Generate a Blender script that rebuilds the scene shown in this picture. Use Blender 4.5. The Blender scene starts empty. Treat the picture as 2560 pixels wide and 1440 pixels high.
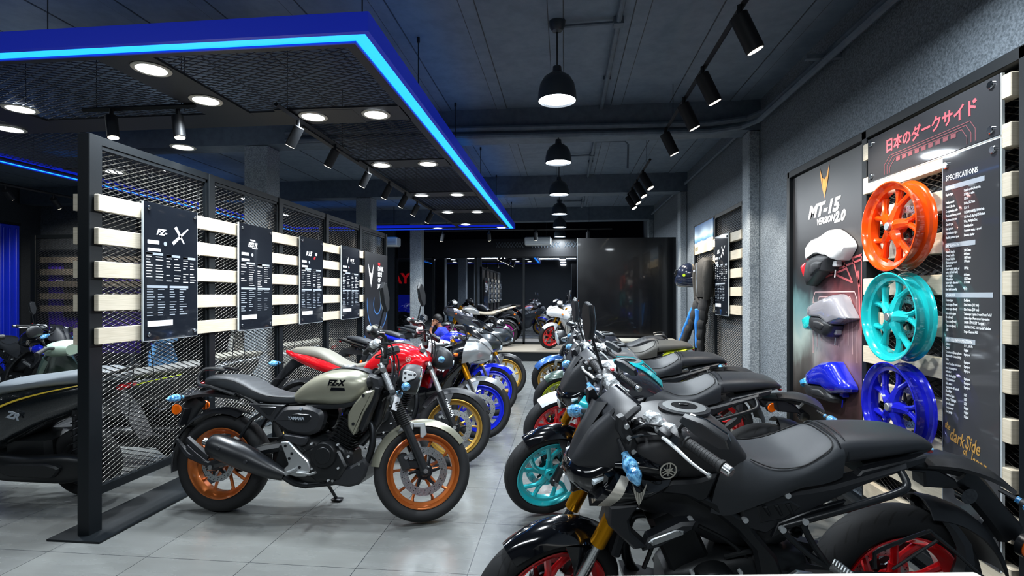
import bpy, bmesh, math, random
from mathutils import Vector, Matrix
random.seed(7)
PI = math.pi
sc = bpy.context.scene
COL = sc.collection

# ---------------------------------------------------------------- camera
cam_data = bpy.data.cameras.new('camera')
cam = bpy.data.objects.new('camera', cam_data)
COL.objects.link(cam)
cam.location = (0, 0, 1.45)
cam.rotation_euler = (PI/2, 0, 0.1)
cam_data.sensor_width = 36.0
cam_data.lens = 1300/2560*36
cam_data.shift_y = 17/2560
cam_data.clip_start = 0.05
sc.camera = cam

# ---------------------------------------------------------------- world, exposure
W = bpy.data.worlds.new('world'); sc.world = W; W.use_nodes = True
bg = W.node_tree.nodes['Background']
bg.inputs[0].default_value = (0.02, 0.028, 0.05, 1); bg.inputs[1].default_value = 0.25
vs = sc.view_settings
vs.view_transform = 'Standard'; vs.look = 'None'; vs.gamma = 1; vs.use_curve_mapping = False
vs.exposure = 0.55
sc.cycles.max_bounces = 6; sc.cycles.diffuse_bounces = 3; sc.cycles.glossy_bounces = 4
sc.cycles.transmission_bounces = 4; sc.cycles.transparent_max_bounces = 8
sc.cycles.caustics_reflective = False; sc.cycles.caustics_refractive = False
sc.cycles.sample_clamp_indirect = 4.0

COOL = (0.86, 0.94, 1.0); WARM = (1.0, 0.91, 0.79)
def lamp(kind, loc, power, color, parent=None, size=0.2, target=None, spot=1.0, blend=0.6, name='lamp_light'):
    l = bpy.data.lights.new(name, kind); l.energy = power; l.color = color
    o = bpy.data.objects.new(name, l); COL.objects.link(o)
    if kind == 'AREA':
        l.shape = 'DISK'; l.size = size
        if name == 'downlight_light': l.spread = math.radians(130)
    elif kind == 'SPOT':
        l.spot_size = spot; l.spot_blend = blend; l.shadow_soft_size = size
    else:
        l.shadow_soft_size = size
    o.location = loc
    if target is not None:
        o.rotation_euler = (Vector(target)-Vector(loc)).to_track_quat('-Z', 'Y').to_euler()
    if parent is not None: o.parent = parent
    return o
def area_rect(loc, rot, sx, sy, power, color, name):
    l = bpy.data.lights.new(name, 'AREA'); l.shape = 'RECTANGLE'; l.size = sx; l.size_y = sy
    l.energy = power; l.color = color
    o = bpy.data.objects.new(name, l); COL.objects.link(o); o.location = loc; o.rotation_euler = rot
    return o
# added fill lights just under the ceiling, no fittings built for them
area_rect((-0.6, -1.2, 3.32), (0, 0, 0), 2.4, 0.5, 70, COOL, 'fill_light')
area_rect((-4.2, -0.6, 3.32), (0, 0, 0), 2.4, 0.5, 50, COOL, 'fill_light')
area_rect((-7.0, 3.2, 3.32), (0, 0, 0), 1.6, 0.4, 30, COOL, 'fill_light')

# ---------------------------------------------------------------- materials
def lin(h):
    if isinstance(h, str):
        v = [int(h[i:i+2], 16)/255 for i in (0, 2, 4)]
        return tuple(x/12.92 if x <= .04045 else ((x+.055)/1.055)**2.4 for x in v)
    return h
MATS = {}
def mat(name, col, rough=0.5, metal=0.0, coat=0.0, bump=0.0, bscale=200.0, vary=0.06, spec=0.5, emit=None, estr=0.0, flake=0.0, alpha=None):
    if name in MATS: return MATS[name]
    m = bpy.data.materials.new(name); m.use_nodes = True
    nt = m.node_tree; b = nt.nodes['Principled BSDF']
    c = lin(col)
    b.inputs['Base Color'].default_value = (*c, 1); b.inputs['Metallic'].default_value = metal
    b.inputs['Roughness'].default_value = rough; b.inputs['Coat Weight'].default_value = coat
    b.inputs['Coat Roughness'].default_value = 0.04
    b.inputs['Specular IOR Level'].default_value = spec
    if emit is not None:
        b.inputs['Emission Color'].default_value = (*lin(emit), 1); b.inputs['Emission Strength'].default_value = estr
        m.cycles.emission_sampling = 'NONE'
    tc = nt.nodes.new('ShaderNodeTexCoord'); no = nt.nodes.new('ShaderNodeTexNoise')
    no.inputs['Scale'].default_value = bscale; no.inputs['Detail'].default_value = 2
    nt.links.new(tc.outputs['Object'], no.inputs['Vector'])
    if vary:
        mr = nt.nodes.new('ShaderNodeMapRange')
        mr.inputs['To Min'].default_value = max(0.0, rough-vary); mr.inputs['To Max'].default_value = min(1.0, rough+vary)
        nt.links.new(no.outputs['Fac'], mr.inputs['Value']); nt.links.new(mr.outputs[0], b.inputs['Roughness'])
    if bump:
        bp = nt.nodes.new('ShaderNodeBump'); bp.inputs['Strength'].default_value = bump; bp.inputs['Distance'].default_value = 0.004
        nt.links.new(no.outputs['Fac'], bp.inputs['Height']); nt.links.new(bp.outputs[0], b.inputs['Normal'])
    MATS[name] = m
    return m
def foil(name, c0, c1):
    m = mat(name, c0, .2, coat=.6, bump=.9, bscale=55)
    nt, N, b = nodes(m); tc = N('ShaderNodeTexCoord'); no = N('ShaderNodeTexNoise'); no.inputs['Scale'].default_value = 70; no.inputs['Detail'].default_value = 3
    nt.links.new(tc.outputs['Object'], no.inputs['Vector']); nt.links.new(ramp(nt, N, no.outputs['Fac'], [(.38, c0), (.62, c1)]), b.inputs['Base Color'])  # noise paints pale glints into the wrap colour
    return m
def nodes(m):
    nt = m.node_tree
    def N(t, **kw):
        n = nt.nodes.new(t)
        for k, v in kw.items(): setattr(n, k, v)
        return n
    return nt, N, nt.nodes['Principled BSDF']
def ramp(nt, N, src, stops):
    r = N('ShaderNodeValToRGB'); e = r.color_ramp.elements
    e[0].position, e[0].color = stops[0][0], (*lin(stops[0][1]), 1)
    e[1].position, e[1].color = stops[-1][0], (*lin(stops[-1][1]), 1)
    for p, c in stops[1:-1]:
        q = e.new(p); q.color = (*lin(c), 1)
    nt.links.new(src, r.inputs[0]); return r.outputs[0]

M = {}
M['black_plastic'] = mat('black_plastic', '1b1d21', .43, bump=.12, bscale=900)
M['satin_black'] = mat('satin_black', '15171a', .32)
M['gloss_black'] = mat('gloss_black', '07080c', .12, coat=1.0, vary=.02)
M['rubber'] = mat('tyre_rubber', '141517', .62, bump=.1, bscale=700)
M['grip_rubber'] = mat('grip_rubber', '1d1e20', .55, bump=.3, bscale=500)
M['leather'] = mat('seat_leather', '2e3135', .40, bump=.25, bscale=1400)
M['leather_side'] = mat('seat_side_leather', '2a2c30', .37, bump=.2, bscale=1200)
M['engine'] = mat('engine_black', '17191b', .38, metal=.35, bump=.1, bscale=500)
M['dark_metal'] = mat('dark_metal', '2a2c2f', .35, metal=.8)
M['steel'] = mat('brushed_steel', 'b9bcbe', .28, metal=1.0)
M['chrome'] = mat('chrome', 'e4e6e8', .08, metal=1.0, vary=.03)
M['fork_chrome'] = mat('fork_chrome', 'd2d5d8', .24, metal=.75)
M['alu'] = mat('cast_aluminium', 'b4b7b8', .38, metal=.85)
M['gold_fork'] = mat('gold_anodised', 'c98a12', .3, metal=.85)
M['amber'] = mat('amber_lens', 'e86408', .2, coat=.6)
M['red_lens'] = mat('red_lens', 'b01018', .15, coat=.8)
M['clear_lens'] = mat('clear_lens', 'c8d4da', .08, coat=1.0, spec=.8)
M['mirror'] = mat('mirror_glass', 'c9d2d8', .03, metal=1.0, vary=.01)
M['blue_wrap'] = foil('blue_protective_wrap', '1a5c92', '7cbfe8')
M['clear_wrap'] = foil('crumpled_clear_wrap', '8e9294', 'dfe2e4')
M['bolt'] = mat('zinc_bolt', 'c6c9cb', .35, metal=.4)
M['sticker'] = mat('white_sticker', 'd8dade', .5)
M['logo_silver'] = mat('logo_silver', 'd9d4c8', .3, metal=.6)
M['white_print'] = mat('white_print', 'e3e6ea', .5)
M['grey_print'] = mat('grey_print', '9aa3ad', .5)
M['red_print'] = mat('red_print', 'd01824', .45)
M['plate_black'] = mat('printed_acrylic', '191d24', .045, coat=0, vary=.01, spec=.4)
M['plate_grey'] = mat('charcoal_acrylic', '3d3e41', .045, coat=0, vary=.01, spec=.4)
M['acrylic_edge'] = mat('acrylic_edge', 'c4ccd0', .2)
M['tank_matte'] = mat('matte_tank_black', '2a2a2c', .5, spec=.35)
M['frame_black'] = mat('painted_steel', '0d1216', .45, bump=.08, bscale=300, spec=.25)
M['mesh_steel_lit'] = mat('expanded_mesh_steel_lit', 'b5b1a9', .36, metal=.35)
M['mesh_black_and_shaded'] = mat('expanded_mesh_black_and_shaded', '2a2e34', .45, metal=.3)
M['canopy_black'] = mat('canopy_panel', '1b1d21', .5)
M['bulb'] = mat('lamp_diffuser', 'ffffff', .5, emit=(0.86, .93, 1.0), estr=9.0)
M['bulb_warm'] = mat('spotlight_lens', 'ffffff', .4, emit=(1.0, .90, .72), estr=3.0)
M['led_cyan'] = mat('led_diffuser', '2a9cff', .4, emit=(0.012, .30, 1.0), estr=1.55)
M['canopy_blue_glow'] = mat('blue_edge_glow', '0a1ea8', .35, emit=(0.004, .012, .20), estr=.55)  # deep blue edge glow put in as weak emission
M['pendant_shell'] = mat('pendant_enamel', '2b3239', .35)
M['track_black'] = mat('track_enamel', '16181b', .5, spec=.25)
M['cream_paint'] = mat('cream_laminate', 'd6d0c0', .45)
M['white_desk'] = mat('white_laminate', 'e8e2d8', .4)
M['cloth_black'] = mat('black_textile', '1b1b1c', .8, bump=.5, bscale=300)
M['cloth_blue'] = mat('blue_textile', '1f76c8', .75, bump=.4, bscale=300)
M['glossy_panel'] = mat('black_gloss_panel', '06070a', .22, coat=.4, vary=.06, bscale=4)
M['copper'] = mat('copper_rim', 'b0591c', .32, metal=.6, coat=.3)

# cream slats with a fine vertical grain
m = mat('cream_wood_slat', 'd6cebd', .5, vary=.05); M['slat'] = m
nt, N, b = nodes(m)
tc = N('ShaderNodeTexCoord'); mp = N('ShaderNodeMapping'); mp.inputs['Scale'].default_value = (4, 4, 160)
no = N('ShaderNodeTexNoise'); no.inputs['Scale'].default_value = 2.0
nt.links.new(tc.outputs['Object'], mp.inputs[0]); nt.links.new(mp.outputs[0], no.inputs['Vector'])
nt.links.new(ramp(nt, N, no.outputs['Fac'], [(.3, 'bdb29c'), (.7, 'd2c8b5')]), b.inputs['Base Color'])

# floor: 600 mm porcelain tiles
m = mat('floor_tile', '7d8286', .3, vary=0); M['floor'] = m
nt, N, b = nodes(m)
tc = N('ShaderNodeTexCoord'); mp = N('ShaderNodeMapping'); mp.inputs['Location'].default_value = (-0.1014, -0.26, 0)
br = N('ShaderNodeTexBrick'); br.offset = 0.0
br.inputs['Scale'].default_value = 1; br.inputs['Brick Width'].default_value = .6; br.inputs['Row Height'].default_value = .6
br.inputs['Mortar Size'].default_value = .0022; br.inputs['Mortar Smooth'].default_value = .2
br.inputs['Color1'].default_value = (*lin('727472'), 1); br.inputs['Color2'].default_value = (*lin('6b6d6c'), 1)
br.inputs['Mortar'].default_value = (*lin('2e3236'), 1)
nt.links.new(tc.outputs['Object'], mp.inputs[0]); nt.links.new(mp.outputs[0], br.inputs['Vector'])
no = N('ShaderNodeTexNoise'); no.inputs['Scale'].default_value = 3.0; no.inputs['Detail'].default_value = 6
mp2 = N('ShaderNodeMapping'); mp2.inputs['Scale'].default_value = (1, 5, 1)
nt.links.new(tc.outputs['Object'], mp2.inputs[0]); nt.links.new(mp2.outputs[0], no.inputs['Vector'])
mx = N('ShaderNodeMixRGB', blend_type='MULTIPLY'); mx.inputs[0].default_value = .35
nt.links.new(br.outputs['Color'], mx.inputs[1])
nt.links.new(ramp(nt, N, no.outputs['Fac'], [(.3, 'd2d0cc'), (.7, 'ffffff')]), mx.inputs[2]); nt.links.new(mx.outputs[0], b.inputs['Base Color'])
mr = N('ShaderNodeMapRange'); mr.inputs['To Min'].default_value = .24; mr.inputs['To Max'].default_value = .30
nt.links.new(no.outputs['Fac'], mr.inputs['Value']); nt.links.new(mr.outputs[0], b.inputs['Roughness'])

# rough-cast plaster
def plaster(name, c0, c1, scale, strength):
    m = mat(name, c0, .62, vary=0)
    nt, N, b = nodes(m)
    tc = N('ShaderNodeTexCoord'); no = N('ShaderNodeTexNoise'); no.inputs['Scale'].default_value = scale; no.inputs['Detail'].default_value = 4
    no.inputs['Roughness'].default_value = .6
    nt.links.new(tc.outputs['Object'], no.inputs['Vector'])
    nt.links.new(ramp(nt, N, no.outputs['Fac'], [(.36, c0), (.62, c1)]), b.inputs['Base Color'])
    bp = N('ShaderNodeBump'); bp.inputs['Strength'].default_value = strength; bp.inputs['Distance'].default_value = .012
    nt.links.new(no.outputs['Fac'], bp.inputs['Height']); nt.links.new(bp.outputs[0], b.inputs['Normal'])
    return m
M['plaster'] = plaster('roughcast_plaster', '4d565e', '78828b', 75, .9)
M['column'] = plaster('column_plaster', '6b757d', '9da6ad', 75, .8)
M['ceiling'] = plaster('painted_ceiling', '5c6a7a', '687686', 9, .12)
M['beam'] = plaster('painted_beam', '4e5b68', '5a6774', 12, .15)
M['dark_wall'] = plaster('dark_wall_paint', '2c3238', '3a4148', 60, .4)
M['outside'] = mat('night_asphalt', '0a0b10', .8)
# shopfront glass: clear, with a mirror-like surface
m = bpy.data.materials.new('shopfront_glass'); m.use_nodes = True; M['glass'] = m
nt = m.node_tree; nt.nodes.clear()
out = nt.nodes.new('ShaderNodeOutputMaterial'); tr = nt.nodes.new('ShaderNodeBsdfTransparent'); gl = nt.nodes.new('ShaderNodeBsdfGlossy')
tr.inputs[0].default_value = (.55, .58, .66, 1); gl.inputs['Roughness'].default_value = .015; gl.inputs[0].default_value = (.9, .93, 1, 1)
mi = nt.nodes.new('ShaderNodeMixShader'); mi.inputs[0].default_value = .3
nt.links.new(tr.outputs[0], mi.inputs[1]); nt.links.new(gl.outputs[0], mi.inputs[2]); nt.links.new(mi.outputs[0], out.inputs[0])
def paint(name, col, rough=.22, metal=.15, coat=1.0):
    return mat(name, col, rough, metal=metal, coat=coat, vary=.03)

# ---------------------------------------------------------------- mesh builder
def sgnpow(v, p):
    return math.copysign(abs(v)**p, v)
def cr(p0, p1, p2, p3, t):
    return 0.5*((2*p1) + (p2-p0)*t + (2*p0-5*p1+4*p2-p3)*t*t + (3*p1-p0-3*p2+p3)*t**3)
def smooth_rows(rows, sub):
    """Catmull-Rom through a list of equal-length number tuples."""
    if sub <= 1 or len(rows) < 3: 
        if sub <= 1: return [tuple(r) for r in rows]
    out = []; n = len(rows)
    for i in range(n-1):
        a, b, c, d = rows[max(i-1, 0)], rows[i], rows[i+1], rows[min(i+2, n-1)]
        for k in range(sub):
            t = k/sub
            out.append(tuple(cr(a[j], b[j], c[j], d[j], t) for j in range(len(b))))
    out.append(tuple(rows[-1]))
    return out
class MB:
    def __init__(s):
        s.bm = bmesh.new(); s.mi = 0; s.uv = s.bm.loops.layers.uv.new('UVMap')
    def mat(s, i): s.mi = i; return s
    def face(s, vs):
        try:
            f = s.bm.faces.new(vs); f.material_index = s.mi; f.smooth = True; return f
        except ValueError: return None
    def rings(s, rings, closed=True, cap0=True, cap1=True, loop=False):
        vv = [[s.bm.verts.new(p) for p in r] for r in rings]
        n = len(vv[0]); m_ = len(vv)
        for i in range(m_ if loop else m_-1):
            a, b = vv[i], vv[(i+1) % m_]
            for j in range(n if closed else n-1):
                k = (j+1) % n
                s.face((a[j], a[k], b[k], b[j]))
        if not loop and closed:
            if cap0: s.face(list(reversed(vv[0])))
            if cap1: s.face(vv[-1])
        return vv
    def xf(s, start, mtx):
        vs = list(s.bm.verts)[start:]
        bmesh.ops.transform(s.bm, matrix=mtx, verts=vs)
    def n(s): return len(s.bm.verts)
    def box(s, c, size, rot=None, bev=0.0):
        x, y, z = (d/2 for d in size); c = Vector(c)
        k = min(bev, x*.9, y*.9, z*.9) if bev else 0
        R = rot.to_matrix() if hasattr(rot, 'to_matrix') else (rot or Matrix.Identity(3))
        def P(a, b_, c_): return c + R @ Vector((a, b_, c_))
        if not k:
            v = [s.bm.verts.new(P(a, b_, c_)) for a in (-x, x) for b_ in (-y, y) for c_ in (-z, z)]
            for q in ((0, 1, 3, 2), (4, 6, 7, 5), (0, 4, 5, 1), (2, 3, 7, 6), (0, 2, 6, 4), (1, 5, 7, 3)):
                s.face([v[i] for i in q])
            return s
        def ring(zz, e):
            pts = []
            for sx, sy in ((1, 1), (-1, 1), (-1, -1), (1, -1)):
                a, b_ = (x-e), (y-e)
                if sx*sy > 0: pts += [P(sx*a, sy*(b_-k) if False else sy*(b_-k), zz), P(sx*(a-k), sy*b_, zz)]
                else: pts += [P(sx*(a-k), sy*b_, zz), P(sx*a, sy*(b_-k), zz)]
            return pts
        s.rings([ring(-z, k*.999), ring(-z+k, 0), ring(z-k, 0), ring(z, k*.999)])
        return s
    def cyl(s, p0, p1, r0, r1=None, n=16, cap=True, bev=0.0):
        p0, p1 = Vector(p0), Vector(p1); r1 = r0 if r1 is None else r1
        d = p1-p0; L = d.length
        if L < 1e-6: return s
        if bev:
            k = bev/L
            return s.tube([p0, p0.lerp(p1, k), p0.lerp(p1, 1-k), p1], [r0-bev, r0, r1, r1-bev], n=n, caps=cap)
        return s.tube([p0, p1], [r0, r1], n=n, caps=cap)
    def tube(s, pts, r, n=8, caps=True, sub=1, closed=False, flat=1.0, up=None):
        rr = r if isinstance(r, (list, tuple)) else [r]*len(pts)
        rows = smooth_rows([(*p, q) for p, q in zip([tuple(p) for p in pts], rr)], sub)
        P = [Vector(q[:3]) for q in rows]; R = [q[3] for q in rows]
        m_ = len(P)
        t0 = (P[1]-P[0]).normalized()
        u = Vector(up) if up else (Vector((0, 0, 1)) if abs(t0.z) < .9 else Vector((1, 0, 0)))
        u = (u - t0*u.dot(t0)).normalized()
        out = []
        for i in range(m_):
            if closed: t = (P[(i+1) % m_]-P[i-1])
            else: t = P[min(i+1, m_-1)]-P[max(i-1, 0)]
            if t.length < 1e-9: t = t0
            t = t.normalized(); u = (u-t*u.dot(t))
            u = u.normalized() if u.length > 1e-6 else t.orthogonal().normalized()
            w = t.cross(u)
            out.append([P[i]+(u*math.cos(a)*flat+w*math.sin(a))*max(R[i], 1e-4) for a in (2*PI*k/n for k in range(n))])
        s.rings(out, cap0=caps, cap1=caps, loop=closed)
        return s
    def lathe(s, prof, c=(0, 0, 0), axis='y', n=32, close=False, uv=False):
        """prof: list of (radius, offset along the axis)."""
        c = Vector(c); rings = []
        for k in range(n):
            a = 2*PI*k/n; ca, sa = math.cos(a), math.sin(a)
            ring = []
            for r, o in prof:
                if axis == 'y': ring.append(c+Vector((r*ca, o, r*sa)))
                elif axis == 'z': ring.append(c+Vector((r*ca, r*sa, o)))
                else: ring.append(c+Vector((o, r*ca, r*sa)))
            rings.append(ring)
        vv = [[s.bm.verts.new(p) for p in r] for r in rings]; m_ = len(prof)
        for i in range(n):
            a, b = vv[i], vv[(i+1) % n]
            for j in range(m_ if close else m_-1):
                k = (j+1) % m_
                f = s.face((a[j], b[j], b[k], a[k]))
                if f and uv:
                    us = [(i/n, j/m_), ((i+1)/n, j/m_), ((i+1)/n, (j+1)/m_), (i/n, (j+1)/m_)]
                    for lp, q in zip(f.loops, us): lp[s.uv].uv = q
        return s
    def loft(s, st, sub=4, n=24, caps=True, mtx=None):
        """stations (x, zb, zt, w, zw, e [, yc]): bottom, top, half-width, height of greatest width, exponent."""
        st = [tuple(q)+(0,) if len(q) == 6 else tuple(q) for q in st]
        out = []
        for x, zb, zt, w, zw, e, yc in smooth_rows(st, sub):
            w = max(w, .0005); p = 2/max(e, .6); ring = []
            for k in range(n):
                a = 2*PI*k/n; ca, sa = math.cos(a), math.sin(a)
                y = yc+w*sgnpow(ca, p); z = zw+((zt-zw) if sa >= 0 else (zw-zb))*sgnpow(sa, p)
                v = Vector((x, y, z)); ring.append(mtx @ v if mtx else v)
            out.append(ring)
        s.rings(out, cap0=caps, cap1=caps)
        return s
    def surf(s, rows, su=4, sv=4, th=0.004, mirror=False):
        """grid of control points -> smooth shell of some thickness."""
        for sg in ((1, -1) if mirror else (1,)):
            g = [[(p[0], p[1]*sg, p[2]) for p in r] for r in rows]
            g = [smooth_rows(r, sv) for r in g]
            cols = list(zip(*g)); cols = [smooth_rows(list(c_), su) for c_ in cols]
            g = [[Vector(cols[j][i]) for j in range(len(cols))] for i in range(len(cols[0]))]
            m_, n_ = len(g), len(g[0])
            def nrm(i, j):
                du = g[min(i+1, m_-1)][j]-g[max(i-1, 0)][j]; dv = g[i][min(j+1, n_-1)]-g[i][max(j-1, 0)]
                q = du.cross(dv); return q.normalized() if q.length > 1e-9 else Vector((0, 0, 1))
            A = [[s.bm.verts.new(g[i][j]) for j in range(n_)] for i in range(m_)]
            B = [[s.bm.verts.new(g[i][j]-nrm(i, j)*th*sg) for j in range(n_)] for i in range(m_)]
            for i in range(m_-1):
                for j in range(n_-1):
                    s.face((A[i][j], A[i+1][j], A[i+1][j+1], A[i][j+1]))
                    s.face((B[i][j], B[i][j+1], B[i+1][j+1], B[i+1][j]))
            for j in range(n_-1):
                s.face((A[0][j], A[0][j+1], B[0][j+1], B[0][j])); s.face((A[-1][j+1], A[-1][j], B[-1][j], B[-1][j+1]))
            for i in range(m_-1):
                s.face((A[i+1][0], A[i][0], B[i][0], B[i+1][0])); s.face((A[i][-1], A[i+1][-1], B[i+1][-1], B[i][-1]))
        return s
    def plate(s, pts, y0, y1, bev=0.004, fn=None, rnd=0):
        """side-view outline (x, z) extruded from y0 to y1 (y1 the visible, bevelled side). fn(x,z)->extra y."""
        fn = fn or (lambda x, z: 0.0)
        P = [Vector((p[0], p[1])) for p in pts]
        if rnd:
            Q = []
            for i, p in enumerate(P):
                a, b = P[i-1], P[(i+1) % len(P)]
                d1, d2 = (a-p), (b-p); k = min(rnd, d1.length*.4, d2.length*.4)
                q1, q2 = p+d1.normalized()*k, p+d2.normalized()*k
                Q += [q1, (q1+q2)/4+p/2, q2]
            P = Q
        area = sum(P[i-1].x*P[i].y-P[i].x*P[i-1].y for i in range(len(P)))
        if area < 0: P.reverse()
        n = len(P); sg = 1 if y1 > y0 else -1
        ins = []
        for i, p in enumerate(P):
            a, b = P[i-1], P[(i+1) % n]
            n1 = Vector((-(p-a).y, (p-a).x)); n2 = Vector((-(b-p).y, (b-p).x))
            n1 = n1.normalized() if n1.length > 0 else n1; n2 = n2.normalized() if n2.length > 0 else n2
            q = n1+n2
            q = q.normalized()/max(.5, math.sqrt(max(.02, (1+n1.dot(n2))/2))) if q.length > 1e-6 else n1
            ins.append(p+q*bev)
        def ring(pp, y): return [Vector((p.x, y+sg*fn(p.x, p.y), p.y)) for p in pp]
        rs = [ring(P, y0), ring(P, y1-sg*bev), ring(ins, y1)] if bev else [ring(P, y0), ring(P, y1)]
        if sg > 0: rs = [list(reversed(r)) for r in rs]
        s.rings(rs)
        return s
    def ball(s, c, r, n=12, m_=8):
        c = Vector(c); r = Vector(r) if not isinstance(r, (int, float)) else Vector((r, r, r))
        rings = []
        for i in range(m_+1):
            t = PI*i/m_; q = max(math.sin(t), .02)
            rings.append([c+Vector((r.x*q*math.cos(a), r.y*q*math.sin(a), -r.z*math.cos(t))) for a in (2*PI*k/n for k in range(n))])
        s.rings(rings); return s
    def arc(s, c, r0, r1, a0, a1, w, th=.006, n=14, m_=8, crown=.02, wf=None):
        """mudguard: arc about the y axis through c, half-width w, crown lift in the middle; radius may change r0->r1."""
        rows = []
        for i in range(n+1):
            t = i/n; a = a0+(a1-a0)*t; r = r0+(r1-r0)*t; ww = w*(wf(t) if wf else 1)
            row = []
            for j in range(m_+1):
                q = -1+2*j/m_; rr = r-crown*(abs(q)**2.2)*1.6
                row.append((c[0]+rr*math.cos(a), c[1]+ww*q, c[2]+rr*math.sin(a)))
            rows.append(row)
        s.surf(rows, su=1, sv=1, th=th); return s
    def text(s, body, mtx, size=.05, ext=.001, shear=0.0, align='LEFT', space=1.0, bold=0.0, line=1.0, sx=1.0, res=2):
        cu = bpy.data.curves.new('t', 'FONT'); cu.body = body; cu.size = size; cu.extrude = ext; cu.shear = shear
        cu.align_x = align; cu.space_character = space; cu.offset = bold; cu.resolution_u = res; cu.space_line = line
        o = bpy.data.objects.new('t', cu); COL.objects.link(o)
        dg = bpy.context.evaluated_depsgraph_get(); dg.update()
        me = bpy.data.meshes.new_from_object(o.evaluated_get(dg))
        S = Matrix.Diagonal((sx, 1, 1, 1))
        k = len(s.bm.verts); fk = len(s.bm.faces)
        vs = [s.bm.verts.new(mtx @ (S @ v.co)) for v in me.vertices]
        for p in me.polygons:
            try:
                f = s.bm.faces.new([vs[i] for i in p.vertices]); f.material_index = s.mi
            except ValueError: pass
        bpy.data.objects.remove(o); bpy.data.curves.remove(cu); bpy.data.meshes.remove(me)
        return s
    def build(s, name, mats, parent=None, mtx=None, ang=38):
        if mtx is not None: bmesh.ops.transform(s.bm, matrix=mtx, verts=s.bm.verts)
        s.bm.normal_update()
        me = bpy.data.meshes.new(name); s.bm.to_mesh(me); s.bm.free()
        for m_ in (mats if isinstance(mats, (list, tuple)) else [mats]): me.materials.append(M[m_] if isinstance(m_, str) else m_)
        try: me.set_sharp_from_angle(angle=math.radians(ang))
        except Exception: pass
        o = bpy.data.objects.new(name, me); COL.objects.link(o)
        if parent is not None: o.parent = parent
        return o
def tag(o, label=None, cat=None, group=None, kind=None):
    if label: o['label'] = label
    if cat: o['category'] = cat
    if group: o['group'] = group
    if kind: o['kind'] = kind
    return o
def thing(name, label, cat, loc=(0, 0, 0), rz=0.0, group=None, rx=0.0):
    o = bpy.data.objects.new(name, None); COL.objects.link(o); o.empty_display_size = .1
    o.location = loc; o.rotation_euler = (rx, 0, rz)
    return tag(o, label, cat, group)
def struct(name, mb, mats, label, cat='structure'):
    return tag(mb.build(name, mats), label, cat, kind='structure')
def facing(axis, loc, up=(0, 0, 1)):
    """matrix for text whose face looks along axis, upright."""
    z = Vector(axis).normalized(); y = Vector(up); x = y.cross(z).normalized(); y = z.cross(x)
    return Matrix(((x.x, y.x, z.x, loc[0]), (x.y, y.y, z.y, loc[1]), (x.z, y.z, z.z, loc[2]), (0, 0, 0, 1)))
# ================================================================ the room
XR = 1.95      # right wall
CH = 3.40      # ceiling
b = MB(); b.box((-3.9, 4.4, -.03), (12.2, 17.4, .06)); struct('floor', b, 'floor', 'grey porcelain floor tiles across the whole showroom', 'floor')
b = MB(); b.box((-3.9, 4.4, CH+.05), (12.2, 17.4, .1))
for i in range(20):                                     # battens over the joints between the boards
    b.mat(0).box((1.71-.59*i, 4.4, CH-.002), (.10, 17.2, .008)); b.mat(1)
    for s in (1, -1): b.box((1.71-.59*i+s*.053, 4.4, CH+.0), (.007, 17.2, .006))
struct('ceiling', b, ['ceiling', 'dark_wall'], 'dark blue grey boarded ceiling', 'ceiling')
b = MB(); b.box((XR+.05, 4.4, 1.7), (.1, 17.4, 3.4)); struct('wall_right', b, 'plaster', 'rough grey plaster wall behind the right hand displays', 'wall')
b = MB(); b.box((-9.95, 4.4, 1.7), (.1, 17.4, 3.4)); struct('wall_left', b, 'dark_wall', 'dark grey wall at the far left of the showroom', 'wall')
b = MB(); b.box((-4.0, -4.2, 1.7), (12, .1, 3.4)); struct('wall_rear', b, 'dark_wall', 'dark wall behind the viewer', 'wall')
b = MB(); b.box((-7.1, 12.95, 1.7), (5.6, .1, 3.4)); struct('wall_back', b, 'dark_wall', 'dark back wall left of the shop window', 'wall')
b = MB(); b.box((-9.0, 9.0, 1.7), (1.9, .12, 3.4)); struct('wall_return', b, 'plaster', 'short grey wall by the blue cabinet at the far left', 'wall')
# beams and square columns on a 3.1 m grid
for i, y in enumerate((5.42, 8.52, 11.62)):
    b = MB(); b.box((-3.95, y+.12, 3.25), (11.8, .26, .3)); struct('beam_%d' % (i+1), b, 'beam', ['dark ceiling beam nearest the viewer', 'second dark ceiling beam from the viewer', 'dark ceiling beam over the window platform'][i], 'beam')
    b = MB(); b.box((-3.385, y+.13, 1.55), (.27, .26, 3.1), bev=.01); struct('column_%d' % (i+1), b, 'column', ['rough plaster column behind the second mesh panel', 'rough plaster column behind the end of the mesh partition', 'rough plaster column beside the shop window'][i], 'column')
    b = MB(); b.box((1.895, y+.1, 1.55), (.11, .2, 3.1), bev=.01); struct('pillar_%d' % (i+1), b, 'column', ['plaster pilaster right of the hanging riding gear', 'plaster pilaster left of the hanging helmet', 'plaster pilaster at the back of the right wall'][i], 'pillar')
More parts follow.
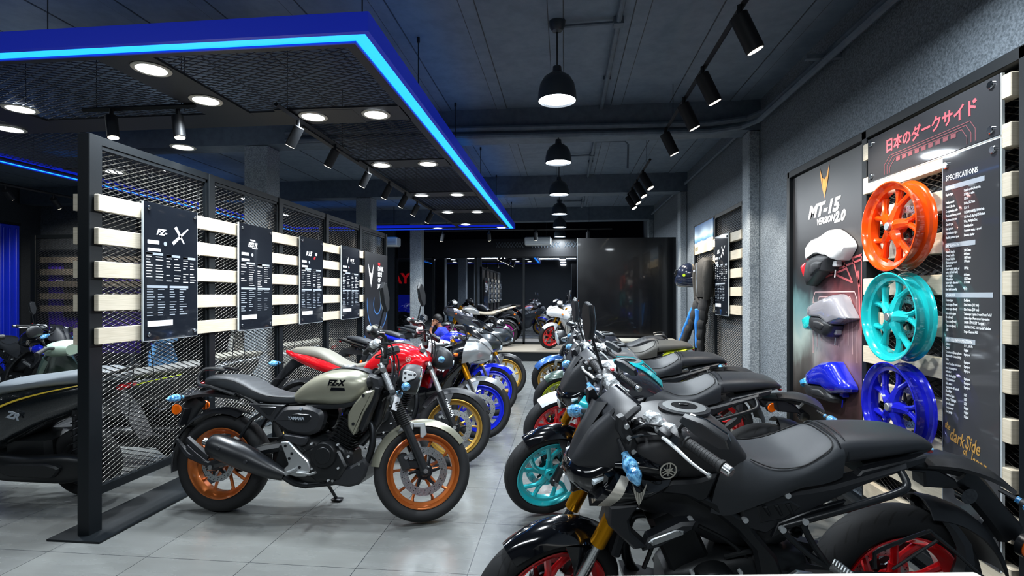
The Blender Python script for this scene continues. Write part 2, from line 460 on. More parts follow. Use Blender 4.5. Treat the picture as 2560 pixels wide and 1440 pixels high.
# shop window: plinth, mullions, glazing, fascia
b = MB(); b.box((-.65, 12.12, .1), (5.4, 1.6, .2))
struct('platform', b, 'frame_black', 'black display platform in front of the shop window', 'platform')
b = MB(); b.box((-.65, 12.12, .21), (5.4, 1.62, .02)); b.box((-.65, 11.32, .215), (5.4, .03, .03)); struct('trim_1', b, mat('platform_top', '8f887c', .5), 'pale top board of the display platform', 'trim')
b = MB(); b.box((-1.05, 12.92, 2.62), (6.3, .12, .44)); struct('trim_2', b, mat('fascia_black', '0c0e12', .45, spec=.3), 'black fascia above the shop window', 'trim')
b = MB()
for x0 in (-1.35, -.45, .35, 1.1):                     # diamond grilles let into the fascia
    for sgn in (1, -1):
        for k in range(9):
            xx = x0-.3+.075*k; b.tube([(xx-.04*sgn, 12.85, 2.62), (xx+.04*sgn, 12.85, 2.76)], .006, n=4)
struct('trim_3', b, mat('grille_grey', '3c464f', .5), 'pale diamond grilles set into the window fascia', 'trim')
b = MB()
for x in (-4.25, -3.3, -2.2, -1.0, .35, 1.75): b.box((x, 12.92, 1.2), (.05, .08, 2.42))
b.box((-1.2, 12.92, .25), (6.1, .08, .06)); b.box((-1.2, 12.92, 2.4), (6.1, .08, .05))
struct('trim_4', b, 'frame_black', 'black mullions and rails of the shop window', 'trim')
for i, (x0, x1) in enumerate(((-4.22, -3.33), (-3.27, -2.23), (-2.17, -1.03), (-.97, .32), (.38, 1.72))):
    b = MB(); b.box(((x0+x1)/2, 12.92, 1.33), (x1-x0, .012, 2.1)); 
    tag(b.build('window_%d' % (i+1), 'glass'), ['dark glass door pane beside the far column', 'narrow dark shopfront pane left of the platform', 'dark shopfront pane behind the grey sports motorcycle', 'dark shopfront pane behind the white sports motorcycle', 'dark shopfront pane beside the black partition'][i], 'window', kind='structure')
b = MB(); b.box((-1, 16.5, -.05), (14, 7, .06)); struct('ground_outside', b, 'outside', 'dark street outside the shop window', 'ground')
b = MB(); b.box((-1, 19.5, 2.0), (14, .2, 4.4)); struct('wall_street', b, mat('street_wall', '14131f', .8), 'dim building across the street', 'wall')
# surface conduits
b = MB()
b.tube([(.38, -3.5, CH-.03), (.38, 11.5, CH-.03)], .021, n=8)
for k in range(7):
    y = 1.97+1.75*k; b.tube([(.38, y, CH-.03), (-.02, y+.02, CH-.03)], .013, n=6); b.box((.38, y, CH-.03), (.07, .07, .05))
for y in (2.6, 3.3, 4.7, 6.1, 7.6): b.box((.38, y, CH-.02), (.07, .03, .03))
b.tube([(.38, 6.6, CH-.03), (.75, 6.6, CH-.03), (.8, 6.65, CH-.06), (.8, 6.7, 3.05)], .012, n=6)
struct('trim_5', b, 'beam', 'painted conduit run along the ceiling beside the pendant lamps', 'trim')
b = MB()
for dx, z in ((.0, 3.18), (.05, 3.10)):
    b.tube([(XR-.07-dx, -3, z), (XR-.07-dx, 5.1, z), (XR-.16-dx, 5.3, z), (XR-.5, 5.36, z-.02), (-3, 5.36, z+.02)], .028, n=8)
b.tube([(XR-.06, 5.8, 3.2), (XR-.06, 8.4, 3.2)], .022, n=6); b.tube([(XR-.06, 8.9, 3.2), (XR-.06, 11.5, 3.2)], .022, n=6)
b.box((XR-.12, 3.9, 3.14), (.24, .04, .03))
struct('trim_6', b, 'beam', 'painted pipes along the top of the right wall and first beam', 'trim')

# ---------------------------------------------------------------- pendant lamps
for k in range(7):
    y = 1.97+1.75*k; x = -.05-.006*(y-3.7)
    t = thing('pendant_lamp', 'dark dome pendant lamp, ' + ['overhead above the viewer, out of the picture', 'nearest and largest of the row down the middle', 'second in the row from the viewer', 'third in the row from the viewer', 'fourth in the row from the viewer', 'fifth in the row, near the window platform', 'farthest and smallest, over the window platform'][k], 'lamp', (x, y, 2.83), group='pendant lamps in a row down the middle')
    b = MB(); b.lathe([(.0, .245), (.03, .245), (.034, .205), (.06, .19), (.095, .165), (.122, .12), (.135, .06), (.138, .0), (.132, .0), (.128, .06), (.115, .115), (.09, .155), (0, .18)], axis='z', n=32); b.build('lamp_shade', 'pendant_shell', t)
    b = MB(); b.lathe([(0, .012), (.08, .01), (.131, .016), (.131, .03), (0, .03)], axis='z', n=28); b.build('diffuser', 'bulb', t)
    b = MB(); b.tube([(0, 0, .24), (0, 0, .53)], .006, n=6); b.build('cord', 'satin_black', t)
    b = MB(); b.lathe([(0, .49), (.035, .50), (.055, .53), (.06, .57), (0, .57)], axis='z', n=20); b.build('ceiling_rose', 'pendant_shell', t)
    lamp('AREA', (0, 0, -.01), 40, COOL, t, size=.24, name='lamp_light')

t = thing('pendant_lamp', 'dome pendant lamp over the right row, only its bright rim showing at the top edge', 'lamp', (1.36, 2.43, 2.83))
b = MB(); b.lathe([(.0, .245), (.03, .245), (.034, .205), (.06, .19), (.095, .165), (.122, .12), (.135, .06), (.138, .0), (.132, .0), (.128, .06), (.115, .115), (.09, .155), (0, .18)], axis='z', n=32); b.build('lamp_shade', 'pendant_shell', t)
b = MB(); b.lathe([(0, .002), (.08, .0), (.131, .006), (.131, .03), (0, .03)], axis='z', n=28); b.build('diffuser', 'bulb', t)
b = MB(); b.tube([(0, 0, .24), (0, 0, .57)], .006, n=6); b.build('cord', 'satin_black', t)
lamp('AREA', (0, 0, -.015), 11, COOL, t, size=.24, name='lamp_light')

# ---------------------------------------------------------------- suspended canopy with LED edge
CX0, CX1, CY0, CY1, CZ = -5.95, -1.03, 2.66, 10.95, 2.85
cpy = thing('ceiling_canopy', 'suspended black ceiling canopy edged with glowing blue light strips', 'canopy', (0, 0, CZ))
def frame(b, o, w, z0, z1):
    x0, x1, y0, y1 = CX0+o, CX1-o, CY0+o, CY1-o
    zc, h = (z0+z1)/2, z1-z0
    b.box(((x0+x1)/2, y0+w/2, zc), (x1-x0, w, h)); b.box(((x0+x1)/2, y1-w/2, zc), (x1-x0, w, h))
    b.box((x0+w/2, (y0+y1)/2, zc), (w, y1-y0-2*w, h)); b.box((x1-w/2, (y0+y1)/2, zc), (w, y1-y0-2*w, h))
b = MB(); frame(b, 0, .03, -.005, .10); b.build('blue_edge', 'canopy_blue_glow', cpy)
b = MB(); frame(b, .03, .085, .004, .02); b.build('light_strip', 'led_cyan', cpy)
b = MB(); frame(b, .115, .012, -.006, .03); b.build('inner_edge', 'canopy_blue_glow', cpy)
b = MB()                                                # flat panels that carry the downlights
XA, XB = -2.12, -1.3                                    # cross ladder on the right side
frame(b, .127, .06, .004, .02)
for x in (-2.62, -4.36): b.box((x+.02, 3.3, .0125), (.36, 1.1, .016))
b.box((-3.7, 3.95, .0140), (4.2, .3, .016))
for y in (3.92, 5.45, 7.16, 8.66, 10.2): b.box((-1.7, y, .0155), (1.02, .3, .016))
for y in (5.45, 7.16, 8.66, 10.2): b.box((-4.9, y, .0155), (1.4, .3, .016))
b.box((-2.2, 7.3, .0170), (.05, 6.9, .02)); b.box((-4.2, 7.3, .0170), (.05, 6.9, .02)); b.box((-1.2, 6.8, .0175), (.06, 8, .02))
b.build('panel', 'canopy_black', cpy)
def mesh_grid(b, x0, x1, y0, y1, z, sx=.11, sy=.05, r=.0028):
    """expanded metal laid flat: two families of diagonal strands."""
    for sg in (1, -1):
        L = (y1-y0)*sx/sy; k = -L if sg > 0 else 0
        n0 = int(((x1-x0)+L)/sx)+1
        for i in range(n0):
            xs = x0-L+i*sx if sg > 0 else x0+i*sx
            # line: x = xs + sg*t*L, y = y0 + t*(y1-y0)
            ta, tb = sorted(((x0-xs)/(sg*L), (x1-xs)/(sg*L)))
            ta, tb = max(0, ta), min(1, tb)
            if tb-ta < .01: continue
            p = [Vector((xs+sg*t*L, y0+t*(y1-y0), z)) for t in (ta, tb)]
            d = (p[1]-p[0]).normalized().cross(Vector((0, 0, 1)))*r
            v = [b.bm.verts.new(q) for q in (p[0]-d, p[0]+d, p[1]+d, p[1]-d)]
            b.face(v)
            v2 = [b.bm.verts.new(q.co+Vector((0, 0, .004))) for q in v]; b.face(v2[::-1])
            for i0 in range(4): b.face((v[i0], v2[i0], v2[(i0+1) % 4], v[(i0+1) % 4]))
for (x0, x1, y0, y1) in ((-2.42, -1.24, 2.86, 3.77), (-4.16, -2.8, 2.86, 3.8), (-5.8, -4.56, 2.86, 3.8), (-2.18, -1.24, 4.08, 5.3), (-2.18, -1.24, 5.6, 7.0), (-2.18, -1.24, 7.32, 8.5), (-2.18, -1.24, 8.82, 10.05), (-5.7, -4.25, 4.1, 5.3), (-5.7, -4.25, 5.6, 7.0)):
    b = MB(); mesh_grid(b, x0, x1, y0, y1, .015); b.build('mesh_panel', 'mesh_black_and_shaded', cpy)
for (x, y) in ((-2.55, 2.99), (-2.57, 3.51), (-1.965, 3.915), (-1.455, 3.915), (-1.965, 5.45), (-1.45, 5.45), (-2.0, 7.16), (-1.49, 7.16), (-1.965, 8.66), (-1.463, 8.68), (-4.08, 3.53), (-4.66, 3.95), (-1.95, 10.2), (-1.3, 10.75), (-4.4, 5.45), (-5.1, 5.45), (-4.4, 6.3), (-3.6, 4.6), (-4.6, 7.16), (-4.9, 8.66), (-2.65, 10.75)):
    b = MB(); b.lathe([(.085, -.004), (.105, -.005), (.11, .0), (.105, .004), (.085, .004)], (x, y, .0), 'z', 28, close=True); d = b.build('downlight', 'cream_paint', cpy)
    b = MB(); b.lathe([(0, -.001), (.088, -.003), (.088, .003), (0, .003)], (x, y, 0), 'z', 24); b.build('diffuser', 'bulb', d)
    lamp('AREA', (x, y, -.02), 15 if x > -3 else 16, COOL, cpy, size=.17, name='downlight_light')
b = MB()
for x in (-1.1, -3.0, -4.4, -5.85):
    for y in (2.75, 3.85, 5.2, 6.8, 8.4, 10.0, 10.85):
        if x < -1.2 and x > -5 and y > 3.9: continue
        b.tube([(x, y, .05), (x, y, CH-CZ)], .004, n=4); b.cyl((x, y, CH-CZ-.04), (x, y, CH-CZ), .012, n=6)
b.build('hanging_wire', 'satin_black', cpy)

# ---------------------------------------------------------------- track spotlights
def head_geo(t, p, d, L=.20, r=.05):
    if p[0] < -1.5 or p[1] > 10: L, r = .15, .04
    p, d = Vector(p), Vector(d).normalized()
    b = MB(); b.cyl(p-d*.02, p+d*L, r, n=22, bev=.004); b.cyl(p+Vector((0, 0, .075)), p+Vector((0, 0, -.01)), .014, n=8)
    h = b.build('spotlight_head', 'track_black', t)
    b = MB(); b.cyl(p+d*(L-.006), p+d*(L+.003), r*.86, n=20); b.build('spotlight_lens', 'bulb_warm', h)
def track(label, heads, rail, aim, power, group, z=3.1):
    t = thing('track_light', label, 'spotlights', (0, 0, 0), group=group)
    b = MB(); b.tube([rail[0], rail[1]], .018, n=4)
    for q in (.12, .88):
        p = Vector(rail[0]).lerp(Vector(rail[1]), q); b.tube([p, (p.x, p.y, CH)], .003, n=4)
    b.build('rail', 'track_black', t)
    for p in heads:
        d = Vector(aim(p))-Vector(p); head_geo(t, p, d); dn = d.normalized()
        lamp('SPOT', Vector(p)+dn*.23, power, WARM, t, size=.04, target=Vector(p)+dn*2, spot=math.radians(66), blend=.55, name='spot_light')
trk = lambda p: (XR-.1, p[1]+.12, 1.25)
track('black track with four cylinder spotlights aimed at the wheel display', [(.98, y, 3.0) for y in (3.03, 3.82, 4.4, 5.18)], ((1.0, 2.2, 3.08), (1.0, 5.3, 3.08)), trk, 85, 'track spotlights along the right wall')
track('black track with four cylinder spotlights aimed at the helmet and jacket wall', [(1.02, y, 3.0) for y in (6.9, 7.45, 8.0, 8.45)], ((1.03, 6.4, 3.08), (1.03, 8.6, 3.08)), lambda p: (XR-.1, p[1]-.4, 1.4), 90, 'track spotlights along the right wall')
lp = lambda p: (-2.86, p[1]+.15, 1.5)
track('black spotlights under the canopy lighting the first two specification boards', [(-2.09, y, 2.76) for y in (3.92, 4.58)], ((-2.09, 3.6, 2.84), (-2.09, 4.9, 2.84)), lp, 30, 'spotlights under the canopy')
track('black spotlights under the canopy lighting the middle specification boards', [(-2.12, y, 2.76) for y in (5.46, 6.15, 6.8)], ((-2.12, 5.2, 2.84), (-2.12, 7.0, 2.84)), lp, 30, 'spotlights under the canopy')
track('black spotlights under the canopy lighting the far poster', [(-2.16, y, 2.76) for y in (7.5, 8.3)], ((-2.16, 7.3, 2.84), (-2.16, 8.5, 2.84)), lp, 30, 'spotlights under the canopy')
track('black pair of spotlights hanging above the top of the near partition post', [(-3.35, 3.55, 2.76), (-2.86, 3.6, 2.76)], ((-3.6, 3.57, 2.84), (-2.7, 3.57, 2.84)), lambda p: (p[0]+.25, p[1]-.12, 1.5), 22, 'spotlights under the canopy')
track('black track spotlights in front of the grey wall at the far left', [(-7.02, 5.9, 2.76), (-7.0, 6.5, 2.76)], ((-7.0, 4.6, 2.84), (-7.0, 7.2, 2.84)), lambda p: (-8.3+(p[1]-5.9), 8.4, 1.3), 110, 'spotlights on the left side')
track('black track spotlights above the display platform by the window', [(x, 11.0, 2.75) for x in (-2.6, -1.6, -.6, .5)], ((-3, 11, 2.83), (1, 11, 2.83)), lambda p: (p[0]-(.5 if p[0] < -2 else 0), 12.1 if p[0] > -2 else 11.5, .9), 55, 'spotlights over the window platform')

# ---------------------------------------------------------------- mesh partitions
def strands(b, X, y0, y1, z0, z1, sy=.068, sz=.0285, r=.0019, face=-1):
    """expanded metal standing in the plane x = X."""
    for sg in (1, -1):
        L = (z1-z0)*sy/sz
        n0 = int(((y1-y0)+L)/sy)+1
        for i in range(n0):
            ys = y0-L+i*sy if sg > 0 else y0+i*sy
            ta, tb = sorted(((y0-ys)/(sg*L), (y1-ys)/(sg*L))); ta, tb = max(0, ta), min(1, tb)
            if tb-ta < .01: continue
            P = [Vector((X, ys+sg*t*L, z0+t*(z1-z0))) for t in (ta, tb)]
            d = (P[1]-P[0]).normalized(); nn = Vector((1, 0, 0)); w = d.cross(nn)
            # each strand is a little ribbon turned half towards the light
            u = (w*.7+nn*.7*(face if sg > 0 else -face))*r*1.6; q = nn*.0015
            b.mat(0 if sg > 0 else 1)  # one diagonal painted bright as if lit, the other dark as if shaded
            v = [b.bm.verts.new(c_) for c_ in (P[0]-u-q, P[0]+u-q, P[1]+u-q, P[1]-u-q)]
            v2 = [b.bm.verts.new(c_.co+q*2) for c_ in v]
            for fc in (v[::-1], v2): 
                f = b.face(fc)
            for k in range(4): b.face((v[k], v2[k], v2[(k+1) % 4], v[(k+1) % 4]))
PX = -2.86; PY = [2.88, 3.925, 4.955, 5.985, 7.015, 8.06]
par = thing('mesh_partition', 'long black framed mesh partition with cream slats behind the left row of motorcycles', 'partition', (0, 0, 0))
b = MB(); b.box((PX, 5.47, .006), (.34, 5.4, .012)); b.build('base_plate', 'frame_black', par)
for y in PY:
    b = MB(); b.box((PX, y, 1.21), (.08, .07 if y > 3 else .09, 2.42), bev=.004); b.build('post', 'frame_black', par)
for i in range(5):
    b = MB(); y0, y1 = PY[i]+.035, PY[i+1]-.035; yc = (y0+y1)/2
    b.box((PX, yc, 2.395), (.06, y1-y0, .05)); b.box((PX, yc, .25), (.06, y1-y0, .05))
    b.box((PX+.01, y0+.012, 1.32), (.03, .022, 2.1)); b.box((PX+.01, y1-.012, 1.32), (.03, .022, 2.1)); b.box((PX+.01, yc, 2.355), (.03, y1-y0, .022))
    b.build('rail', 'frame_black', par)
    b = MB(); strands(b, PX, y0, y1, .275, 2.37); b.build('mesh_panel', ['mesh_steel_lit', 'mesh_black_and_shaded'], par)
for k in range(5):
    b = MB(); b.box((PX+.06, 4.94, 2.007-.2018*k), (.03, 4.16, .1), bev=.003); b.box((PX-.065, 2.9, 2.007-.2018*k), (.03, .1, .1)); b.build('slat', 'slat', par)
b = MB()
for (y, z) in ((3.3, .3), (4.35, .3), (5.4, .3), (6.45, .3)):
    for dy in (-.12, .14): b.tube([(PX-.02, y+dy*.3, 1.25), (PX-.02, y+dy, .62)], .005, n=4)
for i in range(5):
    y = PY[i+1]-.09; b.tube([(PX-.03, y+.03, 2.3), (PX-.03, y-.03, 2.05)], .006, n=4); b.tube([(PX-.03, y+.03, 2.3), (PX-.03, y+.04, 2.05)], .006, n=4)
b.build('stay_wire', 'satin_black', par)
# ================================================================ motorcycles
# bike space: x forward from the rear axle, y to the rider's left, z up, metres
m = mat('tyre_tread', '121314', .72, vary=0, spec=.35); M['tyre'] = m
nt, N, b = nodes(m)
uvn = N('ShaderNodeUVMap'); uvn.uv_map = 'UVMap'; sp = N('ShaderNodeSeparateXYZ'); nt.links.new(uvn.outputs[0], sp.inputs[0])
def mth(op, a, c=None, d=None):
    n = N('ShaderNodeMath', operation=op)
    for i, q in enumerate((a, c, d)):
        if q is None: continue
        if hasattr(q, 'links'): nt.links.new(q, n.inputs[i])
        else: n.inputs[i].default_value = q
    return n.outputs[0]
dv = mth('ABSOLUTE', mth('SUBTRACT', sp.outputs[1], .467))
wv = mth('ADD', mth('MULTIPLY', sp.outputs[0], 30.0), mth('MULTIPLY', mth('POWER', dv, .6), 5.2))
fr = mth('FRACT', wv)
g1 = mth('LESS_THAN', fr, .17)
alt = mth('LESS_THAN', mth('FRACT', mth('MULTIPLY', mth('FLOOR', wv), .5)), .25)
lim = mth('ADD', .15, mth('MULTIPLY', alt, .07)); low = mth('ADD', .03, mth('MULTIPLY', alt, .05))
gm = mth('MULTIPLY', g1, mth('MULTIPLY', mth('LESS_THAN', dv, lim), mth('GREATER_THAN', dv, low)))
mxr = N('ShaderNodeMixRGB'); nt.links.new(gm, mxr.inputs[0]); mxr.inputs[1].default_value = (*lin('17181a'), 1); mxr.inputs[2].default_value = (*lin('060607'), 1)
nt.links.new(mxr.outputs[0], b.inputs['Base Color'])
bp = N('ShaderNodeBump'); bp.invert = True; bp.inputs['Strength'].default_value = 1; bp.inputs['Distance'].default_value = .006
nt.links.new(gm, bp.inputs['Height']); nt.links.new(bp.outputs[0], b.inputs['Normal'])

def rim_geo(b, c, R=.226, hw=.05, style='pair', disc=False, n=56):
    cx, cy, cz = c
    prof = [(R, -hw), (R-.004, -hw+.006), (R-.013, -hw+.012), (R-.016, -hw+.026), (R-.034, -.014), (R-.034, .014), (R-.016, hw-.026), (R-.013, hw-.012), (R-.004, hw-.006), (R, hw),
            (R-.006, hw+.001), (R-.016, hw-.008), (R-.024, hw-.022), (R-.042, .02), (R-.042, -.02), (R-.024, -hw+.022), (R-.016, -hw+.008), (R-.006, -hw-.001)]
    b.lathe(prof, c, 'y', n, close=True)
    b.lathe([(.012, -hw*.75), (.034, -hw*.75), (.04, -hw*.5), (.04, hw*.5), (.034, hw*.75), (.012, hw*.75)], c, 'y', 20, close=True)
    P = lambda r, a, y=0.0: Vector((cx+r*math.cos(a), cy+y, cz+r*math.sin(a)))
    ri = R-.036
    if style == 'pair':
        for k in range(5):
            a = 2*PI*k/5+.3
            f = P(.088, a)
            b.tube([P(.03, a), P(.06, a), f], [.03, .024, .022], n=8, flat=.75, up=(0, 1, 0))
            for da in (-.05, .52):
                b.tube([P(.075, a+da*.1), P(.12, a+da*.45), P(ri+.004, a+da)], [.019, .014, .017], n=8, flat=.85, up=(0, 1, 0), sub=2)
    elif style == 'swirl':
        for k in range(5):
            a = 2*PI*k/5+.5
            b.tube([P(.03, a, .012), P(.07, a+.05, .008), P(.115, a+.12, 0)], [.032, .026, .02], n=8, flat=.9, up=(0, 1, 0), sub=2)
            b.tube([P(.075, a, .008), P(.13, a-.06, -.004), P(ri-.003, a-.14, -.012)], [.016, .013, .018], n=8, flat=1.2, up=(0, 1, 0), sub=2)
            b.tube([P(.095, a+.08, .004), P(.14, a+.30, -.004), P(ri-.003, a+.46, -.012)], [.016, .013, .018], n=8, flat=1.2, up=(0, 1, 0), sub=2)
    elif style == 'ten':
        for k in range(5):
            for da in (-.17, .17):
                a = 2*PI*k/5+.35
                b.tube([P(.03, a+da*1.6), P(.1, a+da*1.15), P(ri-.02, a+da*1.55), P(ri+.004, a+da*1.75)], [.015, .0095, .009, .014], n=6, flat=1.2, up=(0, 1, 0))
    else:
        for k in range(3):
            a = 2*PI*k/3+.4
            for da in (-.25, .25): b.tube([P(.03, a), P(.09, a+da*.4), P(ri, a+da)], [.024, .016, .016], n=6, flat=.8, up=(0, 1, 0))
def disc_geo(b, c, r, y, n=40):
    cx, cy, cz = c
    b.mat(0).lathe([(r, y-.002), (r, y+.002), (r*.68, y+.002), (r*.68, y-.002)], (cx, 0, cz), 'y', n, close=True)
    P = lambda q, t, o=0.0: Vector((cx+q*math.cos(t), y+o, cz+q*math.sin(t)))
    for k in range(12):                                 # cut-outs and drilled holes read as dark marks on both faces
        a = 2*PI*k/12
        b.mat(1).tube([P(r*.72, a), P(r*.78, a+.10), P(r*.80, a+.20)], [.004, .0055, .003], n=5, flat=.5, up=(0, 1, 0))
        for q, da in ((.88, .05), (.93, .28), (.86, .36)): b.cyl(P(r*q, a+da, -.0026), P(r*q, a+da, .0026), .0032, n=5)
    for k in range(6):
        a = 2*PI*k/6; b.mat(1).tube([P(r*.3, a), P(r*.55, a+.12), P(r*.72, a+.2)], [.013, .010, .008], n=6, flat=.5, up=(0, 1, 0)); b.mat(0).cyl(P(r*.7, a+.19, -.006), P(r*.7, a+.19, .006), .0065, n=8)
    b.mat(1).lathe([(.02, y-.008), (r*.36, y-.004), (r*.36, y+.004), (.02, y+.008)], (cx, 0, cz), 'y', 20, close=True)
def tyre_prof(R, w, Rb=.222):
    h = R-Rb
    half = [(Rb-.004, .6), (Rb+.012, .8), (Rb+.3*h, .97), (Rb+.58*h, 1.0), (Rb+.78*h, .88), (Rb+.92*h, .62), (Rb+.98*h, .32)]
    return [(r, -q*w) for r, q in half]+[(R, 0)]+[(r, q*w) for r, q in reversed(half)]
def wheel(root, name, x, R, w, rimm, style, disc_r, disc_y, mtx=None, n=64):
    b = MB(); b.lathe(tyre_prof(R, w), (x, 0, R), 'y', n, uv=True); t = b.build(name, 'tyre', root, mtx, ang=60)
    b = MB(); rim_geo(b, (x, 0, R), hw=w*.82, style=style); b.build('rim', rimm, t, mtx)
    b = MB(); disc_geo(b, (x, 0, R), disc_r, disc_y); b.build('brake_disc', ['steel', 'dark_metal'], t, mtx)
    return t
def both(fn):
    for s in (1, -1): fn(s)
def my(pts, s):
    return [(p[0], p[1]*s, p[2]) for p in pts]

def emblem_fork(b, mtx, r):
    """ring with three crossed tuning forks."""
    def P(x, y, z=0.0015): return mtx @ Vector((x, y, z))
    n = 28
    ring = []
    for k in range(n):
        a = 2*PI*k/n
        ring.append([P((r)*math.cos(a), r*math.sin(a), 0), P(r*math.cos(a), r*math.sin(a), .002), P(r*.86*math.cos(a), r*.86*math.sin(a), .002), P(r*.86*math.cos(a), r*.86*math.sin(a), 0)])
    b.rings(ring, loop=True)
    for k in range(3):
        a = PI/2+2*PI*k/3; d = Vector((math.cos(a), math.sin(a))); q = Vector((-d.y, d.x))
        def bar(p0, p1, h):
            dd = (p1-p0).normalized(); w = Vector((-dd.y, dd.x))*h
            v = [b.bm.verts.new(P(*c)) for c in (p0-w, p1-w, p1+w, p0+w)]; b.face(v)
        bar(-d*r*.62, d*r*.2, r*.06)
        for s in (1, -1): bar(d*r*.15+q*s*r*.17, d*r*.8+q*s*r*.17, r*.055)
        bar(d*r*.2-q*r*.2, d*r*.2+q*r*.2, r*.055)
def emblem_v(b, mtx, s):
    """pointed V badge of five blades."""
    def poly(pts):
        b.face([b.bm.verts.new(mtx @ Vector((x*s, y*s, .0015))) for x, y in pts])
    for sg in (1, -1):
        q = [(.50, .95), (.42, .60), (.16, .50), (.10, -.95)] if False else None
        poly([(sg*x, y) for x, y in ((.60, 1.0), (.33, .42), (.27, .30), (.17, -.62), (.45, .22))][::sg])
        poly([(sg*x, y) for x, y in ((.235, .27), (.10, .20), (.05, -.80), (.14, -.66))][::sg])
    poly([(.07, .18), (0, .15), (-.07, .18), (-.025, -.86), (0, -1.05), (.025, -.86)])
def sidem(p, s, tilt=0.0):
    """matrix for lettering on the bike's side s (+1 left, -1 right)."""
    n = Vector((0, s, 0))
    if tilt: n.rotate(Matrix.Rotation(-tilt, 3, 'X'))
    z = n; x = Vector((-1 if s > 0 else 1, 0, 0)); y = z.cross(x)
    return Matrix(((x.x, y.x, z.x, p[0]), (x.y, y.y, z.y, p[1]), (x.z, y.z, z.z, p[2]), (0, 0, 0, 1)))

def engine(root, kind, side=0):
    b = MB()
    b.mat(0).loft([(.36, .30, .42, .05, .36, 4), (.40, .24, .50, .10, .36, 4), (.55, .215, .52, .125, .36, 4.5), (.72, .21, .50, .125, .35, 4.5), (.84, .24, .46, .11, .35, 4), (.90, .30, .42, .07, .36, 4)], sub=2, n=20)
    d = Vector((.42, 0, .91)).normalized(); base = Vector((.80, 0, .43))
    for k in range(9 if kind in ('fzx', 'fz') else 0):   # barrel with cooling fins
        p = base+d*(.02+.021*k)
        R = Matrix(((d.z, 0, d.x), (0, 1, 0), (-d.x, 0, d.z)))
        b.box(p, (.155, .165, .008), rot=R, bev=.002)
    R = Matrix(((d.z, 0, d.x), (0, 1, 0), (-d.x, 0, d.z)))
    b.box(base+d*.1, (.12, .13, .2) if kind in ('fzx', 'fz') else (.15, .15, .2), rot=R, bev=.012); b.box(base+d*.235, (.15, .16, .07), rot=R, bev=.02); b.box(base+d*.285, (.11, .13, .04), rot=R, bev=.015)
    for s in (1, -1):
        b.mat(0).cyl((.745, s*.1, .405), (.745, s*.158, .405), .088, .078, n=28, bev=.006)
        b.cyl((.745, s*.155, .405), (.745, s*.164, .405), .05, n=24, bev=.003)
        b.plate([(.62, .30), (.70, .24), (.84, .26), (.89, .34), (.84, .43), (.70, .46), (.60, .42)], s*.09, s*.138, bev=.012)
        b.plate([(.40, .30), (.52, .25), (.64, .27), (.66, .40), (.58, .47), (.44, .45)], s*.09, s*.128, bev=.012)
        b.mat(2)
        for (x, z) in ((.66, .47), (.83, .47), (.84, .33), (.67, .32), (.78, .255), (.60, .28), (.50, .44), (.44, .30), (.90, .40)):
            b.cyl((x, s*.13, z), (x, s*.147, z), .0075, n=6)
    b.mat(1).tube([(.70, -.05, .56), (.64, -.02, .60), (.60, 0, .62)], .03, n=10)
    b.cyl((.66, .06, .60), (.60, .08, .62), .022, n=10)
    b.mat(0)
    for (p, q, r) in (((.93, .06, .60), (.98, .07, .44), .008), ((.5, -.1, .5), (.72, -.11, .58), .007), ((.62, .1, .5), (.8, .1, .62), .007), ((.55, .09, .52), (.7, .1, .50), .009)):
        b.tube([p, (Vector(p)+Vector(q))/2+Vector((0, .02, .02)), q], r, n=6, sub=3)
    return b.build('engine', ['engine', 'dark_metal', 'bolt'], root)

